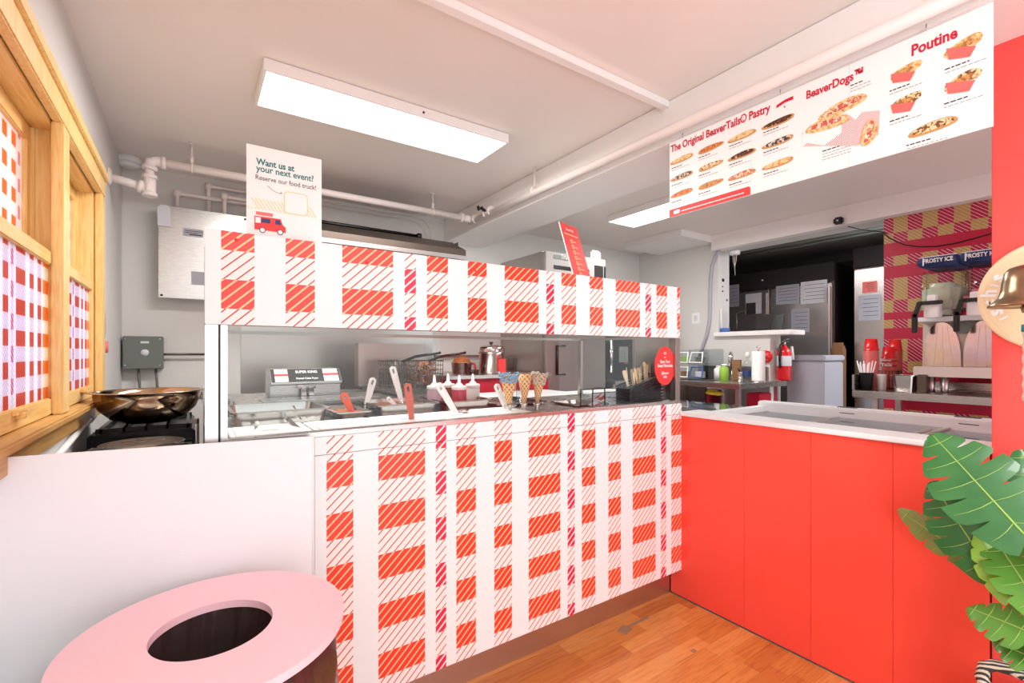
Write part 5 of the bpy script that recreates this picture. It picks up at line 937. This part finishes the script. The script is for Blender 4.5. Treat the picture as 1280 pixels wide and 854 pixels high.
for q_ in (-.02, 0, .02): m.tube([(4.76, c_.y+q_, 2.40), (4.76, c_.y+q_*.8, 2.33), (4.76, c_.y, 2.27), (4.76, c_.y-.005, 2.18)], .003, 5)
m.build('wire', M['pipe'], t)
p_ = P(1048, 276, X=4.52); t = thing('security_camera', 'small black camera on the soffit', 'camera', (4.54, p_.y, p_.z)); m = MB(); m.box(4.50, 4.545, p_.y-.035, p_.y+.035, p_.z-.03, p_.z+.03, .012); m.build('housing', M['black'], t); m = MB(); m.lathe([(0, .003), (.007, .002), (.007, 0)], (4.499, p_.y, p_.z), 10, axis=(-1, 0, 0)); m.build('lens', M['white'], t); m = MB(); m.cyl((4.545, p_.y, p_.z), (4.56, p_.y, p_.z), .01, seg=8); m.build('mount', M['black'], t)
t = thing('black_cable', 'thin black cable sagging across the plaid wallpaper', 'cable', P(1105, 301, X=4.63)); m = MB(); m.tube([P(*a, X=4.64) for a in ((1060, 283), (1080, 288), (1103, 290), (1112, 298), (1130, 306), (1150, 308.5), (1170, 308), (1195, 304), (1225, 296), (1245, 290))], .004, 6); m.build('cable_run', M['black'], t)
# kitchen ceiling pipes
t = thing('kitchen_pipe', 'grey pipes under the dark kitchen ceiling', 'pipe', (5.1, 2.2, 2.46)); m = MB(); m.cyl((5.1, 1.2, 2.49), (5.1, 3.6, 2.49), .025); m.build('pipe_run', M['gunmetal'], t); m = MB(); m.tube([(5.3, 3.2, 2.49), (5.3, 2.6, 2.49), (5.25, 2.4, 2.47), (5.3, 2.2, 2.49), (5.3, 1.4, 2.49)], .012, 8); m.build('pipe_run', M['gunmetal'], t)
for yy in (2.05, 2.3): m = MB(); m.lathe([(0, -.03), (.05, -.028), (.06, 0), (0, 0)], (5.0, yy, 2.528), 16); o = m.build('ceiling_fixture', M['gunmetal']); tag(o, 'round grey fixture on the dark kitchen ceiling', 'fixture', 'kitchen ceiling fixtures')
p_ = P(1050, 470, X=5.45); t = thing('cardboard_stack', 'tall brown cardboard sheets standing between the fridges', 'cardboard', (5.5, p_.y, 0))
for i in range(3): m = MB(); m.box(5.4+.03*i, 5.42+.03*i, 2.045+.0, 2.135+.02*i, .0, 1.46-.03*i, .002); m.build('sheet', M['cardboard'], t)
# table with cups and slush machine
t = thing('steel_shelf_table', 'stainless table along the plaid wallpaper wall', 'table', (4.25, .7, 0)); m = MB(); m.box(3.9, 4.6, -.1, 1.42, 1.04, 1.088, .004).box(3.9, 4.6, 1.405, 1.42, 1.088, 1.2, .003).box(4.585, 4.6, -.1, 1.40, 1.088, 1.14, .002); m.build('tabletop', M['steel'], t); legs(t, ((4.0, 1.3), (4.45, 1.3), (4.0, 0), (4.45, 0), (4.0, .6)), 1.04, M['alu'])
def cup_stack(label, px, xq, n, z0, r0=.036, pattern=0):
    p_ = P(px, 480, X=xq); t = thing('cup_stack', label, 'cups', (xq, p_.y, z0))
    for i in range(n):
        z_ = z0+.0125*i; m = MB(); m.lathe([(r0*.8, 0), (r0*.82, .001), (r0, .075), (r0*1.05, .077), (r0*1.05, .081), (r0*.97, .081), (r0*.78, .002)] if i == n-1 else [(r0*.93, .055), (r0, .075), (r0*1.05, .077), (r0*1.05, .081), (r0*.97, .081), (r0*.9, .056)], (xq, p_.y, z_), 18)
        m.build('cup', M['rededge'] if i >= n-3 else M['pinkcup'], t)
    m = MB(); m.lathe([(0, 0), (r0*.8, 0), (r0*.93, .055), (r0*.9, .055), (0, .003)], (xq, p_.y, z0), 18); m.build('cup', M['pinkcup'], t); return t, p_
TZ = 1.0885
def inv_stack(label, px, xq, n, z0, r0=.042):
    p_ = P(px, 480, X=xq); t = thing('cup_stack', label, 'cups', (xq, p_.y, z0))
    for i in range(n):      # upside-down nested cups, rims showing
        z_ = z0+.0135*i; m = MB(); top = i == n-1
        m.lathe([(r0*1.05, 0), (r0*1.05, .005), (r0, .006), (r0*.96, .0134)]+([(r0*.78, .085), (0, .085)] if top else []), (xq, p_.y, z_), 20); m.build('cup', M['rededge'] if top else M['pinkcup'], t)
    return t, p_
inv_stack('tall stack of red paper cups behind the straws', 1089, 4.15, 22, TZ, .046); t_, pc_ = inv_stack('stack of red printed cups in the wire basket', 1111, 4.3, 17, TZ+.01, .044); inv_stack('second red cup stack behind the printed one', 1119, 4.45, 22, TZ, .044)
m = MB(); m.lathe([(.0475, .20), (.0478, .20), (.0475, .215), (.0472, .215)], (4.3, pc_.y, TZ), 20); m.build('printed_band', M['rededge'], t_)
m = MB(); m.lathe([(.0475, .165), (.0478, .165), (.0475, .18), (.0472, .18)], (4.3, pc_.y, TZ), 20); m.build('printed_band', M['rededge'], t_)
for s_, z_ in (('Beaver', TZ+.205), ('Tails', TZ+.168)): text('lettering', s_, (4.252, pc_.y+.034, z_), (4.252, pc_.y-.034, z_), M['white'], t_, hscale=.9, bold=.04, depth=.001)
p_ = P(1083, 485, X=4.0); t = thing('straw_holder', 'black cup holder in front of the cup stacks', 'holder', (4.0, p_.y, TZ)); m = MB(); m.lathe([(0, 0), (.036, 0), (.045, .12), (.047, .125), (.042, .125), (.033, .004), (0, .004)], (4.0, p_.y, TZ), 24); m.build('holder_cup', M['black'], t)
for i in range(18):
    a = random.random()*6.28; s_ = random.uniform(.2, .42); b0 = Vector((4.0+.012*math.cos(a), p_.y+.012*math.sin(a), TZ+.01)); d_ = Vector((s_*.5*math.cos(a), s_*math.sin(a), 1)).normalized(); L = random.uniform(.17, .205)
    if (b0+d_*.12-Vector((4.0, p_.y, TZ+.01))).xy.length > .038: d_ = Vector((.2*math.cos(a), .22*math.sin(a), 1)).normalized()
    m = MB(); m.cyl(b0, b0+d_*L, .0035, seg=8); o = m.build('straw', M['white']); tag(o, 'white straw standing in the black cup holder', 'straw', 'straws in the black holder')
# wire basket for cups
t = thing('wire_cup_basket', 'black wire basket around the printed cup stack', 'basket', (4.3, pc_.y, TZ)); m = MB(); bw = .062
for zz in (.002, .06, .13): m.tube([(4.3+bw*sx_, pc_.y+bw*sy_, TZ+zz+.003) for sx_, sy_ in ((-1, -1), (1, -1), (1, 1), (-1, 1))], .0025, 5, closed=True)
for i in range(7):
    q_ = -bw+2*bw*i/6
    m.cyl((4.3-bw, pc_.y+q_, TZ), (4.3-bw, pc_.y+q_, TZ+.133), .002, seg=5).cyl((4.3+bw, pc_.y+q_, TZ), (4.3+bw, pc_.y+q_, TZ+.133), .002, seg=5).cyl((4.3+q_, pc_.y-bw, TZ), (4.3+q_, pc_.y-bw, TZ+.133), .002, seg=5).cyl((4.3+q_, pc_.y+bw, TZ), (4.3+q_, pc_.y+bw, TZ+.133), .002, seg=5)
m.build('wire_grid', M['black'], t)
p_ = P(1102, 480, X=4.08); m = MB(); m.lathe([(0, 0), (.026, 0), (.03, .11), (.031, .113), (.027, .11), (.023, .003), (0, .003)], (4.08, p_.y, TZ)); o = m.build('white_cup', M['white']); tag(o, 'small white cup between straws and steel bin', 'cup')
a, b = P(1111, 480, X=4.0).y, P(1143, 480, X=4.0).y; t = pan('deep steel bin on the table beside the red cups', 4.0, 4.17, b, a, TZ, TZ+.115, mat=M['chrome'], fill=M['pinkcup'], name='steel_bin')
t = thing('dark_caddy', 'dark perforated caddy between steel bin and slush machine', 'caddy', (4.12, 1.02, TZ)); m = MB(); ya_ = P(1146, 480, X=4.05).y; m.box(4.05, 4.2, ya_-.05, ya_, TZ, TZ+.12, .004); m.build('caddy_body', M['darkmetal'], t)
# slush machine
sm = thing('slush_machine', 'double tank slush machine standing on the steel table', 'slush machine', (4.3, .85, TZ)); SX = 4.2
def Y_(px, x=SX): return P(px, 400, X=x).y
ya, yb = Y_(1150), .70
ya = P(1152, 400, X=4.2).y; zt1_ = P(1150, 400, X=4.2).z; zs1 = P(1150, 457, X=4.15).z; zs0 = P(1150, 468, X=4.15).z
m = MB(); m.box(4.22, 4.55, .45, ya, zs0, zt1_, .006); m.build('body', pbr('cream_enamel', (206, 198, 184), .35, var=.03), sm)
m = MB(); m.box(4.12, 4.3, .45, ya+.005, zt1_-.02, zt1_+.012, .004); m.build('upper_tray', M['whitetop'], sm)
m = MB(); m.box(4.08, 4.56, .45, ya+.015, zs0-.012, zs1-.006, .004); m.build('drip_tray', M['alu'], sm)
for yy in (ya-.06, ya-.13, .52): 
    for xx in ((4.16, 4.5) if yy == .52 else (4.16,)): m = MB(); m.lathe([(0, .0), (.022, .0), (.02, .03), (.026, zs0-.013-TZ), (0, zs0-.013-TZ)], (xx, yy, TZ+.0), 14); m.build('leg', M['alu'], sm)
for k, (pxc, mt, lb) in enumerate(((1179, 'slushg', 'pale lemon slush tank'), (1233, 'slushp', 'pink slush tank'))):
    yc = P(pxc, 350, X=4.2).y; hw = .102; zt_k = P(1179, 331, X=4.15).z; zl = zt_k-.12
    m = MB(); 
    def rb(x0, x1, y0, y1, z0, z1, r):
        bm = bmesh.new(); bmesh.ops.create_cube(bm, size=1)
        for v in bm.verts: v.co = Vector(((x0+x1)/2+v.co.x*(x1-x0), (y0+y1)/2+v.co.y*(y1-y0), (z0+z1)/2+v.co.z*(z1-z0)))
        bmesh.ops.bevel(bm, geom=list(bm.edges), offset=r, segments=4, affect='EDGES'); return bm
    tz0 = zt1_+.015
    m.add(rb(4.08, 4.46, yc-hw, yc+hw, tz0, zt_k, .04), True); tk = m.build('tank', M['clearp'], sm, label=lb)
    m = MB(); m.add(rb(4.09, 4.45, yc-hw+.008, yc+hw-.008, tz0+.006, zl-.06*k, .04), True); m.build('slush', M[mt], tk)
    m = MB(); m.cyl((4.1, yc, tz0+.08), (4.45, yc, tz0+.08), .065, seg=20); m.build('cooling_drum', M['milky'], tk)
    m = MB(); m.add(rb(4.07, 4.47, yc-hw-.004, yc+hw+.004, zt_k-.01, zt_k+.05, .012), True); m.build('lid', M['navy'], sm, label='navy and white lid')
    m = MB(); m.box(4.066, 4.0695, yc+hw-.035, yc+hw-.028, zt_k-.004, zt_k+.045).box(4.08, 4.46, yc-hw+.006, yc+hw-.006, zt_k+.0505, zt_k+.056, .002); m.build('lid_stripe', M['white'], sm)
    text('lettering', 'FROSTY ICE', (4.067, yc+.07, zt_k+.012), (4.067, yc-.08, zt_k+.012), M['white'], sm, hscale=1.3, bold=.03, depth=.002)
    m = MB(); zf = P(1170, 378, X=4.05).z; m.box(4.03, 4.10, yc-.04+.02, yc+.04+.02, zf-.10, zf-.0, .006).box(4.035, 4.07, yc-.025+.02, yc+.025+.02, zf, zf+.05, .004); m.build('dispensing_valve', M['white'], sm)
    m = MB(); m.box(4.01, 4.035, yc-.04, yc+.09, zf-.015, zf+.01, .004).box(4.0, 4.022, yc+.075, yc+.10, zf-.10, zf+.008, .004, rot=Euler((.25, 0, 0)).to_matrix()).box(4.0, 4.022, yc+.085, yc+.115, zf-.20, zf-.07, .004); m.build('tap_lever', M['black'], sm)
    # arched steel splash plate
    za = zs1-.004; H_ = .30; m = MB(); arch = [(.085*math.cos(a), H_*math.sin(a)**.8) for a in [i*math.pi/16 for i in range(17)]]
    pts = [(-.10, 0)]+[(-.10+.10*(1-math.cos(a)) if False else .10*-math.cos(a), H_*(math.sin(a))**.75) for a in [i*math.pi/16 for i in range(1, 16)]]+[(.10, 0)]
    m.prism(pts, (4.205, yc+.01, za), (0, -1, 0), (0, 0, 1), .006); m.build('splash_plate', M['chrome'], sm)
    m = MB()
    for q_ in (-.05, 0, .05): m.prism([(q_-.012, 0), (q_+.012, 0), (q_*.5+.006, H_*.9), (q_*.5-.006, H_*.9)], (4.198, yc+.01, za), (0, -1, 0), (0, 0, 1), .004)
    m.build('splash_rib', M['chrome'], sm)
m = MB(); yk = P(1206, 420, X=4.2).y; m.box(4.205, 4.219, yk-.07, yk+.07, zt1_-.10, zt1_-.022, .003); cp_ = m.build('control_panel', M['gunmetal'], sm)
for q_ in (-.05, -.03, .03, .05): m = MB(); m.box(4.2, 4.2045, yk+q_-.006, yk+q_+.006, zt1_-.085, zt1_-.075); m.build('button', M['paper'], cp_)

# ================================================================== BELL
t = thing('bell_plaque', 'round maple plaque with white script on the red wall', 'plaque', (2.23, .262, 1.46)); pc = Vector((2.24, .262, P(1318, 369, X=2.22).z)); pc.z = 1.35+73/589*1.5
m = MB(); m.lathe([(0, .016), (.168, .016), (.178, .011), (.18, .0), (0, 0)], pc, 64, axis=(-1, 0, 0)); m.build('disc', M['plaque'], t)
m = MB(); m.lathe([(.158, .0162), (.160, .0168), (.162, .0162)], pc, 64, axis=(-1, 0, 0)); m.build('inlay_line', M['spoonwood'], t)
def arc_text(chars):
    for ch, qx, qy in chars:
        q0 = P(qx, qy, X=2.2232); a = math.atan2(q0.z-pc.z, q0.y-pc.y); r = math.hypot(q0.z-pc.z, q0.y-pc.y)-.011; ctr = pc+Vector((-.0168, r*math.cos(a), r*math.sin(a)))      # +Y is left on screen
        out = Vector((0, math.cos(a), math.sin(a))); rt = Vector((0, -(-math.sin(a))*-1, 0)); rt = Vector((0, -math.sin(a), math.cos(a)))*(1)
        # letters read clockwise as seen from the room
        rt = Vector((0, -math.sin(a), math.cos(a))); w_ = {'i': .006, 's': .021, 't': .016, 'h': .024}[ch]
        text('lettering', ch, ctr-rt*w_/2, ctr+rt*w_/2, M['white'], t, up=out, hscale=1.0 if ch != 'i' else 1.0, bold=.04, depth=.0006)
arc_text([('i', 1254, 398), ('s', 1247, 390), ('t', 1237, 378), ('h', 1239, 367), ('i', 1243, 357), ('s', 1250, 348)])
bcn = Vector((2.09, .30, 1.492)); t = thing('brass_bell', 'aged brass hand bell mounted on the maple plaque', 'bell', bcn)
m = MB(); m.lathe([(.076, .006), (.090, 0), (.089, .006), (.076, .018), (.066, .03), (.061, .05), (.057, .08), (.052, .105), (.042, .118), (.02, .126), (0, .128), (0, .122), (.046, .104), (.055, .05), (.076, .006)], bcn, 48); m.build('bell_body', M['brass'], t)
m = MB(); m.tube([bcn+Vector((0, 0, .125)), bcn+Vector((0, 0, .15)), bcn+Vector((.03, 0, .158)), Vector((2.222, .30, 1.655))], .008, 8); m.build('bracket', M['brass'], t); m = MB(); m.lathe([(0, -.022), (.014, -.018), (.018, -.004), (.014, .008), (0, .012)], bcn, 16).cyl(bcn+Vector((0, 0, .0)), bcn+Vector((0, 0, .12)), .003, seg=6); m.build('clapper', M['brass'], t)
t = thing('bell_rope', 'thick cotton rope with blue binding under the brass bell', 'rope', bcn-Vector((0, 0, .05))); m = MB(); b0 = bcn+Vector((0, 0, -.024)); m.tube([b0, b0+Vector((0, .002, -.03)), b0+Vector((0, 0, -.05))], .003, 6)
m.tube([b0+Vector((.001*math.sin(i), .0, -.045-.012*i)) for i in range(19)], [.013+.002*math.sin(i*1.9) for i in range(19)], 10); m.build('rope', M['rope'], t); m = MB(); m.cyl(b0+Vector((0, 0, -.03)), b0+Vector((0, 0, -.052)), .016); m.build('blue_binding', M['teal'], t)

# ================================================================== TRASH BIN
d_ = .62; bx, by = .0654*d_, 2.036*d_; Ro, Ri = .4474*d_, .193*d_; zb0 = CAM_H-d_
t = thing('trash_bin', 'round pink topped trash bin lined with a black bag', 'trash bin', (bx, by, 0))
m = MB(); m.lathe([(Ri, -.018), (Ro, -.018), (Ro, 0), (Ri, 0), (Ri, -.018)], (bx, by, zb0), 96, smooth=False); m.build('pink_lid_ring', M['pink'], t)
m = MB(); bm = bmesh.new(); seg = 72; rings = []
def lump(a, z): return 1+.035*math.sin(a*9+z*14)+.02*math.sin(a*17-z*31)+.015*math.sin(a*5+z*50)
for r_, z_ in ((Ro*.80, -.0185), (Ro*.90, -.04), (Ro*.93, -.10), (Ro*.9, -.2), (Ro*.86, -.35), (Ro*.82, -.5), (Ro*.80, -.6)):
    rings.append([bm.verts.new((bx+r_*lump(2*math.pi*k/seg, z_)*math.cos(2*math.pi*k/seg), by+r_*lump(2*math.pi*k/seg, z_)*math.sin(2*math.pi*k/seg), zb0+z_)) for k in range(seg)])
for A_, B_ in zip(rings[:-1], rings[1:]):
    for k in range(seg): bm.faces.new((A_[k], A_[(k+1) % seg], B_[(k+1) % seg], B_[k]))
m.add(bm, True)
bm = bmesh.new(); rings = []
for r_, z_ in ((Ri*1.08, -.0185), (Ri*1.03, -.05), (Ri*1.0, -.09), (Ri*.93, -.14), (Ri*.8, -.20), (Ri*.5, -.25), (.004, -.26)):
    rings.append([bm.verts.new((bx+r_*(1+.09*abs(math.sin(k*.55+z_*4))+.03*math.sin(k*2.1+z_*20)-.05)*math.cos(2*math.pi*k/seg), by+r_*(1+.09*abs(math.sin(k*.55+z_*4))+.03*math.sin(k*2.1+z_*20)-.05)*math.sin(2*math.pi*k/seg), zb0+z_)) for k in range(seg)])
for A_, B_ in zip(rings[:-1], rings[1:]):
    for k in range(seg): bm.faces.new((A_[k], A_[(k+1) % seg], B_[(k+1) % seg], B_[k]))
m.add(bm, True); m.build('bin_liner', M['blackbag'], t)
m = MB(); m.lathe([(0, 0), (Ro*.66, 0), (Ro*.7, .3), (Ro*.72, zb0-.08), (Ro*.7, zb0-.08), (0, .02)], (bx, by, .001), 48); m.build('barrel', M['gunmetal'], t)
# white plastic board
wbA, wbB = P(392, 545, Y=1.6), P(-1, 572, Y=1.598); t = thing('white_partition_board', 'large white corrugated plastic board beside the plaid counter', 'board', ((wbA.x+wbB.x)/2, 1.64, 0))
dr = Vector((wbB.x-wbA.x, wbB.y-wbA.y, 0)); 
m = MB(); m.prism([(0, .002), (1, .002), (1, wbA.z), (0, wbB.z)], (wbB.x-dr.x*0, wbB.y, 0), -dr, (0, 0, 1), .006); m.build('sheet', M['board'], t)
m = MB(); m.prism([(.994, .002), (1, .002), (1, wbA.z), (.994, wbA.z)], (wbB.x, wbB.y-.0065, 0), -dr, (0, 0, 1), .002); m.build('edge_strip', M['white'], t)

# ================================================================== MONSTERA
leafmats = []
for nme, a, b, c_ in (('deep', (62, 126, 62), (34, 88, 46), (130, 168, 90)), ('fresh', (104, 160, 62), (66, 120, 46), (190, 208, 110)), ('olive', (146, 152, 84), (110, 122, 60), (200, 190, 120)), ('lime', (150, 190, 50), (110, 160, 40), (210, 220, 110))):
    tt_ = NT('leaf_'+nme); vec, _ = tt_.xyz(); tt_.col(tt_.mix(tt_.noise(vec, 14, 4), lin(a), lin(b))).set(.28); tt_.b.inputs['Coat Weight'].default_value = .25; leafmats.append(tt_.mat)
M['vein'] = pbr('leaf_vein', (150, 186, 90), .4, var=.05)
mp = thing('monstera_plant', 'artificial monstera plant with split green leaves in a woven basket', 'plant', (2.02, .22, .1))
def leaf(base, tip, normal, width, mat, nl=6, split=.45, droop=.05, curl=.03, gap=.22):
    base, tip = Vector(base), Vector(tip); ax = (tip-base); L = ax.length; ax.normalize(); n = Vector(normal); n = (n-ax*n.dot(ax)).normalized(); sd = ax.cross(n)
    bm = bmesh.new()
    def wid(t): return width*(math.sin(math.pi*min(1, max(0, (t*.93+.05)))**.75)**.8)
    def pos(t, s, side):      # s 0..1 outward, lobes sweep towards the tip
        w_ = wid(t)*s; fwd = .30*w_*s*(1-t*.6)
        back_ = -.10*L*s*(1-t)**3*2
        return base+ax*(t*L+fwd+back_)+sd*side*w_-n*(droop*s*s*L+curl*L*(t-.4)**2)+n*.006*math.sin(s*3)*0
    for side in (1, -1):
        for i in range(nl):
            t0, t1 = i/nl*.985, (i+1)/nl*.985; rows = []
            for j in range(9):
                s = j/8; g = 0 if s < split else gap/nl*((s-split)/(1-split))**.7*(1.0 if i < nl-1 else .4)
                a0 = t0+(g*.6 if i > 0 else g*.2); a1 = t1-g*.6
                if s == 1: a0, a1 = a0+(a1-a0)*.12, a1-(a1-a0)*.04
                rows.append([bm.verts.new(pos(a0+(a1-a0)*k/4, s, side)+n*(.0012*math.sin(k/4*math.pi))) for k in range(5)])
            for A_, B_ in zip(rows[:-1], rows[1:]):
                for k in range(4): bm.faces.new((A_[k], A_[k+1], B_[k+1], B_[k]))
    # tip
    bmesh.ops.remove_doubles(bm, verts=bm.verts, dist=.0004)
    for f in bm.faces: f.smooth = True
    bmesh.ops.recalc_face_normals(bm, faces=bm.faces)
    m = MB(); m.add(bm, True); o = m.build('leaf', mat, mp)
    m = MB(); m.tube([base+ax*(t*L)-n*(curl*L*(t-.4)**2)+n*.0014 for t in [i/8*.97 for i in range(9)]], [.0032*(1-.6*i/8) for i in range(9)], 6)
    for side in (1, -1):
        for i in range(nl):
            tm = (i+.5)/nl*.985; m.tube([pos(tm, s, side)+n*.0016 for s in (0.02, .3, .6, .9)], [.0014, .0012, .0009, .0006], 5)
    m.build('vein', M['vein'], o); return o
def PX(px, py, X): return P(px, py, X=X)
nc = Vector((-.85, -.25, .45))
crown = Vector((2.03, .2, .55))
leaf(PX(1280, 668, 1.93), PX(1163, 541, 1.98), Vector((-.85, -.1, .5)), .118, leafmats[0], 5, .42, .02, .02, .20)
leaf(PX(1237, 712, 2.05), PX(1163, 600, 2.08), Vector((-.9, .1, .4)), .092, leafmats[0], 5, .45, .03, .05, .2)
leaf(PX(1215, 700, 2.12), PX(1121, 636, 2.14), Vector((-.9, .2, .3)), .055, leafmats[2], 4, .6, .02, .02, .15)
leaf(PX(1262, 745, 2.04), PX(1222, 664, 2.06), Vector((-.9, -.4, .1)), .05, leafmats[3], 4, .8, .02, .05)
leaf(PX(1300, 760, 1.98), PX(1235, 660, 2.10), Vector((-.8, -.3, .3)), .07, leafmats[1], 5, .6, .02, .05)
leaf(PX(1310, 800, 1.97), PX(1207, 758, 2.03), Vector((-.6, 0, .8)), .075, leafmats[1], 5, .6, .03, .04)
leaf(PX(1330, 840, 1.95), PX(1240, 800, 2.0), Vector((-.6, 0, .8)), .06, leafmats[1], 5, .6, .03, .04)
leaf(PX(1330, 700, 2.0), PX(1275, 560, 2.08), Vector((-.8, -.3, .5)), .09, leafmats[0], 6, .5, .02, .02)
def stem(pts, r=.006, mat=None): m = MB(); m.tube(pts, r, 8); m.build('stem', mat or M['vein'], mp)
for b_ in ((1284, 672, 1.93), (1237, 712, 2.05), (1215, 700, 2.12), (1262, 745, 2.04), (1300, 760, 1.98), (1310, 800, 1.97), (1330, 840, 1.95), (1330, 700, 2.0)):
    p0 = PX(*b_); stem([p0, (p0+Vector((2.03, .18, .42)))/2+Vector((0, 0, .03)), Vector((2.03, .18, .40)), Vector((2.03, .18, .12))], [.004, .005, .006, .007])
# basket
def weave_mat():
    t = NT('two_tone_weave'); vec, xo = t.xyz(); ang = t.m('ARCTAN2', xo[0], xo[1]); a = t.m('FRACT', t.m('ADD', t.m('MULTIPLY', ang, 16), t.m('MULTIPLY', xo[2], 60))); b = t.m('FRACT', t.m('MULTIPLY', xo[2], 75))
    f = t.m('LESS_THAN', a, .5); t.col(t.mix(f, lin((226, 222, 204)), lin((58, 66, 66)))).set(.7); t.bump(b, .004, .7); return t.mat
bk = thing('woven_basket', 'black and cream woven basket with loop handle on the floor', 'basket', (2.03, .17, 0)); kc = Vector((2.03, .17, 0)); wv = weave_mat()
m = MB(); m.lathe([(0, .004), (.13, .004), (.165, .1), (.175, .24), (.17, .30), (.162, .30), (.165, .24), (.155, .1), (.12, .012), (0, .012)], kc, 40); m.build('basket_body', wv, bk)
h0 = P(1222, 850, X=2.0); hc = P(1240, 828, X=2.0)
m = MB(); pts = [Vector((2.0, y_, z_)) for y_, z_ in ((.325, .25), (.372, .32), (.385, .36), (.378, .395), (.355, .412), (.32, .418), (.27, .412), (.21, .39), (.14, .35), (.06, .27))]
m.tube(pts, .017, 12); m.build('handle', wv, bk)
m = MB(); m.lathe([(0, .26), (.15, .26), (.0, .265)], kc, 24); m.build('soil', M['brown'], bk)

p_ = P(782, 788, Z=0); q_ = P(806, 773, Z=0); tp = thing('tape_patch', 'grey tape patch on the wood floor by the kick plate', 'tape', (p_.x, p_.y, .0012))
m = MB(); m.box(p_.x-.035, p_.x+.03, p_.y-.022, p_.y+.03, .0012, .0018, rot=Euler((0, 0, .3)).to_matrix()); m.build('tape_square', M['tape'], tp)
m = MB(); m.box(p_.x+.0, q_.x+.02, p_.y+.005, p_.y+.019, .0018, .0022); m.build('tape_strip', M['tape'], tp)
p_ = P(867, 814, Z=0); o = MB().box(p_.x-.012, p_.x+.012, p_.y-.01, p_.y+.01, .0012, .0018).build('tape_spot', M['tape']); tag(o, 'tiny grey spot of tape at a floor joint near the red panels', 'tape')
